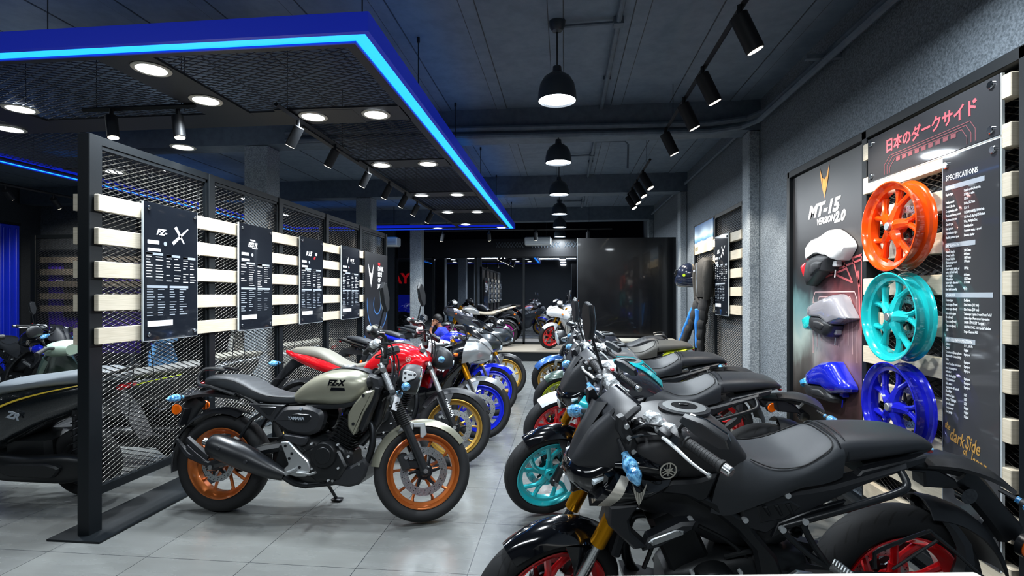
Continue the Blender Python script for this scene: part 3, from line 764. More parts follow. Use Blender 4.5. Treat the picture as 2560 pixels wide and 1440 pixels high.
def fork_parts(root, kind, C, A, u, Ms):
    P = lambda s, y=0.0, f=0.0: Vector((A[0]+u.x*s+u.z*f, y, A[2]+u.z*s-u.x*f))
    for y in (.098, -.098):
        b = MB()
        if C['fork'] == 'usd':
            b.mat(0).cyl(P(.305, y), P(.50, y), .0285, n=20, bev=.003).cyl(P(.49, y), P(.72, y), .0255, n=18)
            b.mat(1).cyl(P(.06, y), P(.31, y), .0185, n=16)
            b.mat(2).cyl(P(-.02, y), P(.11, y), .028, .024, n=16, bev=.004); b.box(P(.0, y*1.0), (.05, .045, .06), bev=.01)
            b.mat(3).cyl(P(0, y*1.15), P(0, y*1.4), .013, n=10); b.mat(0).cyl(P(.715, y), P(.735, y), .02, n=14)
            mats = [C.get('forkm', 'gold_fork'), 'chrome', C.get('foot', 'satin_black'), 'steel']
        else:
            b.mat(1).cyl(P(.25, y), P(.70, y), .0205, n=18); b.mat(0).cyl(P(-.015, y), P(.31, y), .027, .026, n=18, bev=.004)
            b.box(P(0, y), (.055, .045, .07), bev=.012); b.mat(3).cyl(P(0, y*1.15), P(0, y*1.42), .014, n=10)
            if kind == 'fzx':
                b.mat(2)
                b.tube([P(.30+.0065*k, y) for k in range(25)], [(.037 if k % 2 else .029)-(.004*k/25) for k in range(25)], n=18)
            b.mat(3).cyl(P(.70, y), P(.72, y), .018, n=12)
            mats = ['satin_black', 'fork_chrome', 'rubber', 'steel']
        b.build('fork_leg', mats, root, Ms)
    b = MB()
    for s in (.52, .67):
        b.tube([P(s, .125, -.0), P(s, .05, -.03), P(s, -.05, -.03), P(s, -.125, 0)], [.024, .03, .03, .024], n=8, flat=.75)
    b.mat(1).cyl(P(.50, 0, -.035), P(.70, 0, -.035), .03, n=16); b.cyl(P(.70, 0, -.035), P(.715, 0, -.035), .016, n=8)
    b.build('triple_clamp', ['satin_black', 'dark_metal'], root, Ms)
    # brake caliper on the disc side
    b = MB(); sd = C.get('disc', -1)
    q = Vector((A[0], 0, A[2])); b.box((A[0]-.125, sd*.075, A[2]+.055), (.06, .07, .11), rot=Matrix.Rotation(-.5, 3, 'Y'), bev=.014)
    b.mat(1).box((A[0]-.07, sd*.095, A[2]+.04), (.09, .02, .05), bev=.006); b.mat(2).cyl((A[0]-.12, sd*.10, A[2]+.08), (A[0]-.12, sd*.118, A[2]+.08), .012, n=8)
    b.build('brake_caliper', [C.get('caliper', 'satin_black'), 'dark_metal', 'steel'], root, Ms)

def bars(root, kind, C, Ms, clip=False):
    b = MB(); G = []; HB = {}
    if clip:
        b.bm.free()
        for s in (1, -1):
            b = MB(); p0, p1 = Vector((1.02, s*.10, .90)), Vector((.88, s*.36, .86)); b.tube([p0, p0.lerp(p1, .3), p1], .0125, n=10); G.append((s, p0.lerp(p1, .52), p1))
            b.cyl(p0-Vector((0, 0, .03)), p0+Vector((0, 0, .03)), .03, n=12)
            HB[s] = hb = b.build('handlebar', 'satin_black', root, Ms)
    else:
        hx, hz, rx, rz = (1.045, 1.005, .98, 1.045) if kind == 'mt' else (1.05, 1.0, .935, 1.115)
        pts = [(rx, .39, rz-.012), (rx+.03, .25, rz), (hx-.015, .17, rz-.01), (hx, .07, hz), (hx, -.07, hz), (hx-.015, -.17, rz-.01), (rx+.03, -.25, rz), (rx, -.39, rz-.012)]
        b.tube(pts, .0125, n=10, sub=3)
        for s in (1, -1):
            G.append((s, Vector((rx+.03, s*.255, rz)), Vector((rx, s*.385, rz-.012))))
            b.box((hx, s*.05, hz-.02), (.05, .035, .07), bev=.01)
        hb = b.build('handlebar', 'satin_black', root, Ms)
    for s, p0, p1 in G:
        hb = HB.get(s, hb); b = MB(); d = (p1-p0).normalized()
        b.tube([p0, p0+d*.006, p0+d*.008, p1-d*.012, p1-d*.01, p1], [.021, .021, .0165, .0165, .02, .02], n=16)
        for k in range(10): b.tube([p0+d*(.018+.0105*k), p0+d*(.022+.0105*k)], [.0175, .0175], n=14)
        b.mat(1).cyl(p1, p1+d*.03, .017, n=14, bev=.004)
        b.build('grip', ['grip_rubber', 'steel'], hb, Ms)
        b = MB(); q = p0-d*.03
        R = d.to_track_quat('Y', 'Z').to_matrix()
        b.box(q, (.052, .062, .058), rot=R, bev=.012); b.mat(1).box(q+Vector((-.027, 0, .012)), (.006, .03, .016), bev=.002); b.mat(2).box(q+Vector((-.024, -s*.01, .03)), (.014, .016, .01), bev=.003)
        b.build('switchgear', ['black_plastic', 'satin_black', 'red_print' if s < 0 else 'dark_metal'], hb, Ms)
        b = MB(); f = Vector((.05, 0, .0)); e = p0+d*.02
        b.mat(1).box(p0-d*.055+Vector((.02, 0, .004)), (.05, .045, .03), rot=R, bev=.008)
        b.mat(0).tube([p0-d*.04+f, e+f*1.05+Vector((0, 0, -.004)), p0.lerp(p1, .6)+f*1.1+Vector((0, 0, -.012)), p1+f*.95+Vector((0, 0, -.018))], [.008, .0075, .006, .0055], n=8, flat=.7, sub=3)
        b.ball(p1+f*.95+Vector((0, 0, -.018)), .0085, 8, 6)
        b.build('brake_lever' if s < 0 else 'clutch_lever', [C.get('lever', 'alu'), 'black_plastic'], hb, Ms)
        if not clip:
            b = MB(); w = p0-d*.075
            rr = random.Random(int(w.x*900)+s); b.tube([w+d*(.03-.011*k)+Vector((rr.uniform(-.004, .004), 0, rr.uniform(-.004, .004))) for k in range(12)], [.016]+[rr.uniform(.019, .03) for k in range(10)]+[.014], n=11, sub=1); b.build('protective_wrap', 'clear_wrap', hb, Ms, ang=12)
    if not clip:
        b = MB()                                        # hoses and cables
        for s in (1, -1):
            b.tube([(1.0, s*.23, 1.05), (1.08, s*.15, 1.06), (1.11, s*.07, .95), (1.10, s*.05, .8)], .0055, n=6, sub=4)
            b.tube([(1.0, s*.22, 1.04), (1.12, s*.12, 1.0), (1.13, s*.09, .85), (1.05, s*.06, .72)], .005, n=6, sub=4)
        b.build('control_cables', 'satin_black', root, Ms)
    return hb

def mirror_part(root, kind, Ms, s, hb_pt, up=20, turn=0.0, h=.14, pitch=0.0):
    b = MB(); p = Vector(hb_pt); top = p+Vector((.035, s*.06, h))
    b.tube([p, p+Vector((.015, s*.005, .03)), top], [.0065, .006, .005], n=8); b.cyl(p-Vector((0, 0, .02)), p+Vector((0, 0, .012)), .013, n=10)
    st = b.build('mirror_stalk', 'satin_black', root, Ms)
    b = MB()
    pr = [(.0, .028), (.05, .05), (.11, .045), (.15, .022)] if kind != 'fz' else [(0, .03), (.045, .052), (.1, .05), (.135, .028)]
    o = [(-.02, -.012), (.045, -.035), (.135, -.03), (.165, .0), (.15, .038), (.06, .05), (-.01, .025)]
    if kind == 'mt': o = [(x*.84, z*.84) for x, z in o]
    R = Matrix.Rotation(turn, 4, 'Z')
    st_ = b.n()
    b.mat(0).plate(o, .022, -.002, bev=.010); b.plate(o, .020, .026, bev=.003)
    b.mat(1).plate([(x*.86+.01, z*.8) for x, z in o], -.001, -.0045, bev=.0)
    # outline lies in x/z with y as depth: turn it to face the rider (-x) and lean it outwards
    L = Matrix(((0, 1, 0, 0), (s, 0, 0, 0), (0, 0, 1, 0), (0, 0, 0, 1)))
    b.xf(st_, Matrix.Translation(top) @ R @ Matrix.Rotation(pitch, 4, 'Y') @ L @ Matrix.Rotation(-math.radians(up), 4, 'Y'))
    b.build('mirror', ['black_plastic', 'mirror'], st, Ms)

def indicator(root, p, d, wrap=None, mtx=None, amber=True):
    b = MB(); p = Vector(p); d = Vector(d).normalized()
    b.mat(0).cyl(p, p+d*.07, .009, n=8); q = p+d*.06
    b.tube([q, q+d*.02, q+d*.055, q+d*.085], [.012, .02, .019, .006], n=10, sub=2)
    b.mat(1).tube([q+d*.028+Vector((0, 0, 0)), q+d*.055, q+d*.083], [.0205, .0197, .007], n=10, sub=2)
    o = b.build('indicator', ['black_plastic', 'amber'], root, mtx)
    if wrap:
        b = MB(); rr = random.Random(int(p.x*700)); b.tube([q+d*(-.012+.0125*k) for k in range(10)], [.012]+[.025*math.sin(.55+.27*k)+rr.uniform(-.003, .003) for k in range(8)]+[.006], n=11, sub=1); b.build('protective_wrap', wrap, o, mtx, ang=12)

def chassis(root, kind, C):
    b = MB()                                            # swingarm
    for s in (1, -1):
        b.mat(0).tube([(.47, s*.085, .44), (.34, s*.10, .42), (.15, s*.115, .36), (-.02, s*.115, .31)], [.034, .036, .034, .028], n=8, flat=1.0, sub=2)
        b.box((-.005, s*.118, .305), (.09, .03, .055), bev=.01)
        b.mat(1).cyl((0, s*.12, .305), (0, s*.15, .305), .015, n=8); b.cyl((-.035, s*.12, .29), (-.035, s*.14, .29), .007, n=6)
    b.mat(0).box((.42, 0, .44), (.09, .2, .07), bev=.02); b.cyl((.47, -.15, .44), (.47, .15, .44), .018, n=10)
    b.build('swingarm', ['satin_black', 'steel'], root)
    b = MB()
    b.mat(0).cyl((.0, .118, .31), (.0, .125, .31), .092, n=36); b.tube([(.47, .118, .395), (.0, .118, .402)], .008, n=4); b.tube([(.47, .118, .365), (0, .118, .217)], .008, n=4)
    b.mat(1).plate([(.46, .43), (.42, .46), (.1, .445), (-.02, .43), (-.02, .40), (.1, .41), (.42, .40)], .115, .14, bev=.006)
    b.build('drive_chain', ['dark_metal', 'black_plastic'], root)
    b = MB(); b.tube([(.40, 0, .52), (.30, 0, .72)], .02, n=10)
    b.mat(1).tube([(.40-.1*t/40+.024*math.cos(t*.94)*.9, .032*math.sin(t*.94), .53+.17*t/40) for t in range(41)], .006, n=5)
    b.build('rear_shock', ['dark_metal', 'satin_black'], root)
    b = MB()                                            # side stand, pegs
    b.tube([(.60, .10, .26), (.63, .16, .16), (.665, .235, .045)], .011, n=8); b.box((.668, .245, .035), (.07, .06, .012), bev=.004)
    b.build('side_stand', 'satin_black', root)

def hanger_and_plate(root, C, tail, amber_side):
    b = MB(); (x, z) = tail
    b.mat(0).tube([(x+.1, 0, z+.02), (x, 0, z-.02), (x-.12, 0, z-.14), (x-.2, 0, z-.24)], [.028, .03, .022, .02], n=8, flat=1.6, sub=2)
    b.box((x-.15, 0, z-.2), (.014, .19, .13), rot=Matrix.Rotation(.6, 3, 'Y'), bev=.004)
    b.build('plate_hanger', ['black_plastic'], root)

def hugger(root, kind):
    b = MB()
    b.arc((0, 0, .31), .345, .365, 1.2, 2.9, .075, th=.005, n=14, m_=6, crown=.02)
    for s in (1, -1): b.tube([(0, s*.125, .31), (-.18, s*.11, .37), (-.30, s*.07, .45)], [.014, .016, .012], n=6, flat=1.5)
    b.build('rear_mudguard', 'black_plastic', root)

def exhaust(root, kind):
    b = MB()
    b.mat(1).tube([(.93, -.02, .60), (1.0, -.04, .58), (1.02, -.06, .46), (.98, -.08, .33), (.86, -.09, .25), (.62, -.09, .21)], .021, n=12, sub=4)
    if kind == 'fzx':
        b.mat(0).tube([(.50, -.15, .275), (.40, -.165, .315), (.24, -.18, .385), (.10, -.185, .435), (.035, -.185, .455), (.015, -.185, .46)], [.028, .048, .066, .066, .058, .04], n=20, sub=3, flat=1.15)
        b.mat(2).cyl((.02, -.185, .46), (-.02, -.185, .474), .024, n=14)
        b.mat(3)
        for (x, z) in ((.30, .40), (.12, .475)): b.cyl((x, -.245, z-.03), (x, -.255, z-.03), .012, n=10)
        b.mat(1).tube([(.62, -.09, .21), (.55, -.12, .23), (.50, -.15, .275)], .024, n=12, sub=2)
    else:
        b.mat(0).loft([(.56, .18, .30, .06, .24, 3, -.07), (.45, .17, .33, .085, .25, 3, -.08), (.30, .20, .36, .08, .28, 3, -.10), (.16, .25, .40, .06, .33, 3, -.15), (.06, .32, .43, .045, .38, 3, -.17), (.02, .35, .42, .03, .385, 3, -.175)], sub=2, n=18)
    b.build('exhaust', ['satin_black', 'dark_metal', 'steel', 'black_plastic'], root)

def seat_mt(root, C):
    R_ = [[(.70, 0, .91), (.705, .05, .905), (.72, .10, .875), (.765, .135, .77), (.775, .135, .69)],
          [(.655, 0, .885), (.66, .07, .882), (.67, .118, .852), (.695, .146, .765), (.715, .143, .684)],
          [(.60, 0, .862), (.60, .085, .858), (.605, .13, .832), (.615, .152, .77), (.62, .148, .722)],
          [(.54, 0, .856), (.54, .095, .852), (.54, .138, .828), (.545, .153, .785), (.545, .147, .752)],
          [(.47, 0, .866), (.47, .098, .862), (.47, .14, .84), (.47, .15, .81), (.47, .144, .782)],
          [(.40, 0, .895), (.40, .095, .89), (.40, .135, .868), (.40, .143, .835), (.40, .137, .79)],
          [(.345, 0, .922), (.345, .085, .918), (.345, .124, .895), (.345, .133, .86), (.345, .128, .80)],
          [(.315, 0, .934), (.315, .08, .93), (.315, .118, .905), (.315, .127, .87), (.315, .122, .81)]]
    b = MB(); rows = [[(p[0], -p[1], p[2]) for p in reversed(r[1:])]+r for r in R_]
    b.surf(rows, su=5, sv=5, th=-.02)
    for s in (1, -1):
        b.mat(1).tube([(.63, s*.10, .866), (.56, s*.124, .846), (.47, s*.130, .853), (.40, s*.122, .884), (.35, s*.105, .914), (.335, s*.06, .929), (.333, 0, .932)], .0022, n=5, sub=4)
    b.build('seat', [C.get('seat', 'leather'), 'cloth_black'], root, ang=60)
    b = MB()
    b.mat(0).loft([(.325, .83, .936, .118, .885, 3.0), (.28, .84, .942, .12, .89, 3.0), (.15, .86, .944, .114, .90, 3.0), (.04, .87, .938, .097, .905, 2.8), (-.03, .874, .914, .07, .895, 2.6), (-.06, .876, .886, .035, .88, 2.4)], sub=4, n=28)
    b.mat(1)
    for x in (.325, .30): b.tube([(x, .122, .868), (x, .110, .912), (x, .07, .938), (x, 0, .946), (x, -.07, .938), (x, -.110, .912), (x, -.122, .868)], .0035, n=6, sub=3)
    b.build('pillion_seat', [C.get('seat', 'leather_side'), 'satin_black'], root)

def tank_mt(root, C):
    b = MB()
    b.mat(0).loft([(.60, .80, .84, .07, .82, 2.5), (.635, .79, .885, .10, .83, 2.6), (.68, .78, .945, .115, .85, 2.8), (.74, .78, .992, .13, .89, 2.8), (.80, .78, 1.012, .15, .92, 2.8), (.88, .79, 1.018, .172, .93, 2.8), (.96, .82, 1.0, .185, .93, 2.8), (1.03, .85, .965, .16, .92, 2.6), (1.07, .87, .93, .11, .905, 2.4)], sub=4, n=36)
    t = b.build('fuel_tank', [C['tank']], root)
    b = MB()
    tr = C.get('tank_trim')
    def ring(r0, r1, h, mi):
        b.mat(mi).lathe([(r1, h-.01), (r0, h-.01), (r0, h), (r1, h+.002)], (0, 0, 0), 'z', 32, close=True)
    k0 = b.n()
    ring(.084, .07, .006, 0); ring(.07, .043, .010, 1); b.mat(2).lathe([(0, .012), (.04, .012), (.042, .006), (.042, 0), (0, 0)], (0, 0, 0), 'z', 28); b.mat(3).box((.0, -.008, .014), (.03, .012, .006), bev=.002)
    b.xf(k0, Matrix.Translation((.835, 0, 1.014)) @ Matrix.Rotation(-.04, 4, 'Y') @ Matrix.Diagonal((1.1, .95, 1, 1)))
    b.build('fuel_cap', [tr or 'black_plastic', 'alu', 'dark_metal', 'satin_black'], t)
    if tr:                                              # bright line along the tank shoulders
        for s in (1, -1):
            b = MB(); b.surf([my(r, s) for r in ([(.90, .06, 1.028), (.90, .09, 1.02)], [(.80, .075, 1.019), (.80, .105, 1.004)], [(.72, .085, .978), (.72, .112, .955)], [(.65, .07, .915), (.65, .095, .885)])], su=3, sv=2, th=.006*s); b.build('tank_trim', tr, t)
    for s in (1, -1):
        b = MB()                                        # glossy upper side panel with badge
        b.surf([my(r, s) for r in ([(1.10, .135, .905), (1.118, .165, .88), (1.113, .155, .854)], [(1.03, .125, .935), (1.03, .185, .885), (1.03, .162, .836)], [(.95, .12, .912), (.945, .18, .87), (.945, .158, .822)], [(.865, .12, .893), (.86, .152, .868), (.85, .13, .842)])], su=5, sv=5, th=-.02*s)
        b.build('side_panel', C['panel'], root)
        b = MB(); emblem_fork(b, Matrix.Translation((.945, s*.184, .868)) @ Matrix.Rotation(s*.12, 4, 'Z') @ sidem((0, 0, 0), s, s*.1), .03); b.build('emblem', 'logo_silver', root)
        b = MB()                                        # intake scoop
        SC = [[(1.115, .172, .853), (1.16, .195, .80), (1.20, .165, .735)], [(1.05, .178, .838), (1.075, .208, .79), (1.10, .168, .737)], [(.985, .168, .824), (1.0, .198, .79), (1.02, .160, .748)], [(.922, .15, .82), (.94, .165, .80), (.965, .145, .782)]]
        b.surf([my(r, s) for r in SC], su=5, sv=6, th=-.05*s); b.build('air_scoop', C['scoop'], root)
        if C.get('scoop_band'):
            b = MB(); b.surf([my([(p[0], p[1]+.0025, p[2]) for p in r], s) for r in ([(1.098, .174, .849), (1.138, .199, .797), (1.172, .166, .7355)], [(1.07, .177, .842), (1.10, .206, .793), (1.128, .167, .7365)])], su=3, sv=6, th=-.003*s); b.build('scoop_band', C['scoop_band'], root)
        b = MB(); emblem_v(b, Matrix.Translation((1.045, s*.2085, .797)) @ Matrix.Rotation(s*.12, 4, 'Z') @ sidem((0, 0, 0), s), .042); b.build('emblem', 'logo_silver', root)
        b = MB(); b.plate([(.83, .812), (.755, .84), (.79, .742), (.82, .73), (.865, .756), (.965, .766), (.93, .81)], s*.10, s*.148, bev=.01, rnd=.02); b.build('knee_panel', 'black_plastic', root)
        b = MB(); b.plate([(1.135, .735), (1.03, .745), (1.066, .685), (1.056, .638), (1.0, .585), (1.045, .578), (1.135, .667)], s*.11, s*.175, bev=.008); b.build('radiator_cover', 'black_plastic', root)
        b = MB()                                        # delta frame spar
        b.plate([(1.03, .725), (.94, .765), (.894, .768), (.773, .697), (.684, .622), (.616, .545), (.585, .42), (.57, .36), (.50, .36), (.50, .44), (.53, .52), (.60, .60), (.64, .655), (.76, .735), (.9, .80), (1.0, .80)][::1], s*.085, s*.14, bev=.012)
        b.mat(1).cyl((.845, s*.13, .665), (.845, s*.152, .665), .012, n=10); b.build('frame', ['satin_black', 'bolt'], root)
        b = MB(); b.plate([(1.012, .565), (.996, .613), (.885, .67), (.834, .672), (.842, .643), (.953, .58)], s*.12, s*.168, bev=.01); b.mat(1).plate([(.999, .604), (.985, .618), (.905, .65), (.878, .645), (.878, .632), (.975, .594)], s*.16, s*.174, bev=.003)
        b.mat(2); [b.cyl((x, s*.17, z), (x, s*.179, z), .006, n=8) for x, z in ((.983, .604), (.893, .641))]
        b.build('crash_pad', ['black_plastic', 'alu', 'steel'], root)
        b = MB()                                        # tail side cover with louvres
        b.plate([(.67, .70), (.60, .742), (.533, .757), (.443, .765), (.351, .782), (.242, .815), (.10, .86), (.09, .84), (.25, .78), (.356, .725), (.447, .68), (.518, .645), (.575, .605), (.66, .63)], s*.08, s*.136, bev=.01)
        b.mat(1).plate([(.62, .715), (.50, .735), (.46, .71), (.52, .665), (.60, .65)], s*.13, s*.141, bev=.006)
        for k in range(3): b.plate([(.60-.04*k, .715+.004*k), (.585-.04*k, .718+.004*k), (.567-.04*k, .685), (.575-.04*k, .68)], s*.138, s*.148, bev=.004)
        b.mat(2).cyl((.515, s*.13, .755), (.515, s*.148, .755), .010, n=10); b.cyl((.655, s*.13, .665), (.655, s*.146, .665), .010, n=10)
        b.build('side_cover', ['black_plastic', 'satin_black', 'bolt'], root)
    b = MB(); b.loft([(.46, .52, .70, .07, .62, 4), (.55, .50, .80, .085, .66, 4), (.72, .52, .80, .085, .68, 4), (.88, .60, .82, .085, .72, 4), (1.02, .66, .84, .07, .76, 4)], sub=2, n=20); b.build('airbox', 'black_plastic', root)
    b = MB(); b.box((1.07, 0, .62), (.035, .25, .22), rot=Matrix.Rotation(-.25, 3, 'Y'), bev=.008); b.build('radiator', 'dark_metal', root)

def tail_mt(root, C):
    b = MB()
    b.mat(0).loft([(.22, .79, .85, .09, .82, 3), (.10, .83, .875, .085, .855, 3), (-.02, .86, .886, .06, .872, 3), (-.07, .868, .882, .03, .875, 3)], sub=3, n=20)
    for s in (1, -1): b.plate([(.26, .81), (.245, .83), (.08, .87), (.02, .884), (.03, .855), (.215, .79)], s*.09, s*.12, bev=.005)
    b.build('tail_cowl', [C.get('tail', 'black_plastic')], root)
    b = MB(); b.box((-.062, 0, .858), (.02, .07, .012), bev=.004); b.build('tail_light', 'red_lens', root)
    b = MB()                                            # winged plate carrying the indicators
    b.mat(0).tube([(.04, 0, .81), (-.08, 0, .80), (-.18, 0, .785)], [.035, .035, .05], n=8, flat=.6)
    b.surf([[(-.05, -.04, .80), (-.05, 0, .812), (-.05, .04, .80)], [(-.15, -.07, .80), (-.15, 0, .815), (-.15, .07, .80)], [(-.22, -.12, .785), (-.24, 0, .80), (-.22, .12, .785)], [(-.25, -.17, .765), (-.29, 0, .775), (-.25, .17, .765)]], su=4, sv=4, th=.014)
    b.plate([(.05, .79), (-.05, .775), (-.06, .72), (-.2, .71), (-.17, .75), (-.1, .79)], -.03, .03, bev=.006)
    b.tube([(-.20, 0, .76), (-.28, 0, .69), (-.36, 0, .60), (-.43, 0, .52)], [.03, .028, .026, .03], n=8, flat=1.8, sub=3)
    b.build('plate_hanger', ['black_plastic'], root)
    for s in (1, -1): indicator(root, (-.235, s*.13, .765), (-.35, s*.8, -.22), 'blue_wrap')
    b = MB(); b.mat(0).cyl((-.20, .03, .70), (-.20, .06, .70), .03, n=20); b.build('plate_light', 'gloss_black', root)
    b = MB()
    for s in (1, -1): b.mat(0).cyl((-.425, s*.055, .51), (-.43, s*.078, .51), .043, n=24); b.mat(1).cyl((-.429, s*.074, .51), (-.431, s*.086, .51), .039, n=24, bev=.004)
    b.mat(0).cyl((-.425, -.06, .51), (-.425, .06, .51), .01, n=8); b.build('reflector', ['satin_black', 'amber'], root)
    b = MB(); b.arc((0, 0, .315), .36, .41, 1.75, 3.0, .085, th=.006, n=14, m_=6, crown=.03)
    for s in (1, -1): b.tube([(0, s*.12, .315), (-.14, s*.12, .42), (-.16, s*.10, .54), (-.11, s*.07, .62)], [.02, .026, .022, .012], n=6, flat=1.4, sub=2)
    b.build('rear_mudguard', 'black_plastic', root)
    b = MB()                                            # sari guard on the left
    b.mat(0).tube([(.53, .135, .635), (.455, .15, .668), (.29, .165, .728), (.15, .165, .775), (.115, .155, .80), (.12, .12, .84)], .0125, n=10, sub=4)
    b.plate([(.56, .60), (.54, .655), (.43, .70), (.31, .735), (.33, .705), (.45, .655)], .13, .145, bev=.003)
    b.tube([(.46, .14, .66), (.42, .155, .58), (.36, .165, .50)], .011, n=8, sub=3); b.tube([(.535, .14, .635), (.44, .155, .55), (.36, .165, .50)], .011, n=8, sub=3)
    b.mat(1); [b.cyl((x, .15, z), (x, .165, z), .011, n=10) for x, z in ((.533, .64), (.457, .668), (.36, .50))]
    b.mat(0).tube([(-.20, .17, .44), (-.10, .175, .53), (.025, .18, .632), (.055, .18, .638), (.205, .18, .575), (.22, .18, .55), (.215, .18, .51)], .0065, n=8, sub=3)
    b.tube([(.005, .175, .605), (.15, .175, .50)], .005, n=6)
    b.build('sari_guard', ['satin_black', 'bolt'], root)
    for s in (1, -1):
        b = MB(); b.mat(0).tube([(.365, s*.15, .50), (.345, s*.21, .515), (.335, s*.25, .525)], [.012, .014, .012], n=8)
        for k in range(7): b.cyl((.352-.002*k, s*(.18+.011*k), .522), (.35-.002*k, s*(.184+.011*k), .524), .0185, n=6)
        b.mat(1).plate([(.52, .43), (.46, .47), (.40, .46), (.36, .42), (.42, .38), (.50, .38)], s*.13, s*.145, bev=.004)
        b.build('footrest', ['alu', 'alu'], root)

def head_mt(root, C, Ms):
    b = MB()                                            # matte mask
    for s in (1, -1):
        b.surf([my(r, s) for r in ([(1.13, .02, 1.06), (1.16, .045, 1.055), (1.155, .085, 1.045), (1.11, .115, 1.01)],
                                   [(1.20, .0, .99), (1.215, .04, .985), (1.185, .085, .96), (1.12, .125, .945)],
                                   [(1.245, .0, .92), (1.25, .04, .91), (1.215, .08, .90), (1.14, .125, .90)],
                                   [(1.27, .0, .872), (1.268, .025, .868), (1.238, .058, .868), (1.16, .11, .885)])], su=4, sv=4, th=.012*s)
        b.plate([(1.165, 1.075), (1.145, 1.08), (1.10, 1.0), (1.07, .945), (1.085, .905), (1.13, .90), (1.12, .95), (1.165, 1.03)], s*.09, s*.118, bev=.008)
    b.mat(1); [b.cyl((x, s*.11, z), (x, s*.124, z), .009, n=10) for s in (1, -1) for x, z in ((1.125, 1.0), (1.10, .94), (1.14, 1.045))]
    mk = b.build('headlight_mask', ['black_plastic', 'bolt'], root, Ms)
    b = MB()
    b.mat(0).loft([(1.10, .80, .95, .09, .87, 3), (1.16, .76, .92, .11, .85, 3), (1.22, .765, .885, .10, .82, 3), (1.26, .78, .87, .075, .82, 2.6), (1.28, .80, .85, .04, .82, 2.2)], sub=3, n=24)
    for s in (1, -1): b.plate([(1.20, .87), (1.10, .885), (1.07, .85), (1.12, .81), (1.20, .80)], s*.09, s*.12, bev=.01)
    b.mat(1).cyl((1.22, 0, .78), (1.275, 0, .775), .034, n=20, bev=.006)
    b.mat(2).cyl((1.27, 0, .775), (1.278, 0, .774), .027, n=20)
    for s in (1, -1): b.mat(2).plate([(1.235, .845), (1.19, .86), (1.18, .848), (1.235, .83)], s*.075, s*.108, bev=.003)
    b.build('headlight', ['gloss_black', 'satin_black', 'clear_lens'], root, Ms)
    b = MB(); R = Matrix.Rotation(.62, 3, 'Y')
    b.mat(0).box((1.105, 0, 1.05), (.115, .17, .03), rot=R, bev=.01); b.mat(1).box((1.098, 0, 1.066), (.095, .15, .006), rot=R, bev=.002)
    b.build('instrument_panel', ['black_plastic', 'gloss_black'], root, Ms)
    for s in (1, -1): indicator(root, (1.15, s*.10, .985), (.05, s*.8, -.42), C.get('wrapf', 'blue_wrap'), Ms)

def front_fender(root, A, R, m_, Ms, a0=.12, a1=2.25, w=.07, gap=.018, deep=True, crown=.03):
    b = MB(); b.arc((A[0], 0, A[2]), R+gap, R+gap+.004, a0, a1, w, th=.005, n=22, m_=10, crown=crown, wf=lambda t: .72+.28*math.sin(PI*min(1, max(0, t*1.05))))
    if deep:
        for s in (1, -1):
            b.surf([my(r, s) for r in ([(A[0]-.02, w-.006, A[2]+R-.02), (A[0]-.05, w+.012, A[2]+.18), (A[0]-.045, w+.016, A[2]+.08)], [(A[0]-.16, w-.006, A[2]+R-.07), (A[0]-.13, w+.012, A[2]+.17), (A[0]-.08, w+.016, A[2]+.07)])], su=3, sv=4, th=.006*s)
    return b.build('front_mudguard', m_, root, Ms)

def begin(label, rear, front, lean, steer, S, group, name='motorcycle', cat='motorcycle', z=0.004):
    h = math.atan2(front[1]-rear[1], front[0]-rear[0])
    t = thing(name, label, cat, (rear[0], rear[1], z), h, group, rx=-math.radians(lean)); t.scale = (S, S, S)
    rk = math.radians(25.5); u = Vector((-math.sin(rk), 0, math.cos(rk)))
    return t, u
def steer_m(A, u, deg):
    p = Vector(A)+u*.6-Vector((u.z, 0, -u.x))*.03
    return Matrix.Translation(p) @ Matrix.Rotation(math.radians(deg), 4, u) @ Matrix.Translation(-p)

def moto_mt(label, rear, front, lean, steer, S, C, group=None, mirrors=(0, 0), name='motorcycle'):
    t, u = begin(label, rear, front, lean, steer, S, group)
    A = (1.325, 0, .295); Ms = steer_m(A, u, steer)
    wheel(t, 'rear_wheel', 0, .315, .069, C['rim_r'], 'pair', .11, -.06)
    wheel(t, 'front_wheel', A[0], .295, .053, C['rim'], 'pair', .14, -.055, Ms)
    fork_parts(t, 'mt', C, A, u, Ms)
    front_fender(t, A, .295, C['fender'], Ms, a0=.98, a1=2.6, w=.072, gap=.03)
    chassis(t, 'mt', C); engine(t, 'mt'); exhaust(t, 'mt')
    b = MB(); b.plate([(1.03, .35), (1.02, .30), (.95, .22), (.72, .20), (.70, .25), (.85, .30)], -.11, .11, bev=.01); b.build('belly_pan', 'black_plastic', t)
    tank_mt(t, C); seat_mt(t, C); tail_mt(t, C); head_mt(t, C, Ms)
    bars(t, 'mt', C, Ms)
    mirror_part(t, 'mt', Ms, 1, (1.015, .235, 1.055), up=C.get('ml', -12), turn=C.get('mlt', .35), h=C.get('mlh', .105), pitch=.45); mirror_part(t, 'mt', Ms, -1, (1.015, -.235, 1.055), up=C.get('mr', 70), turn=C.get('mrt', 0))
    return t
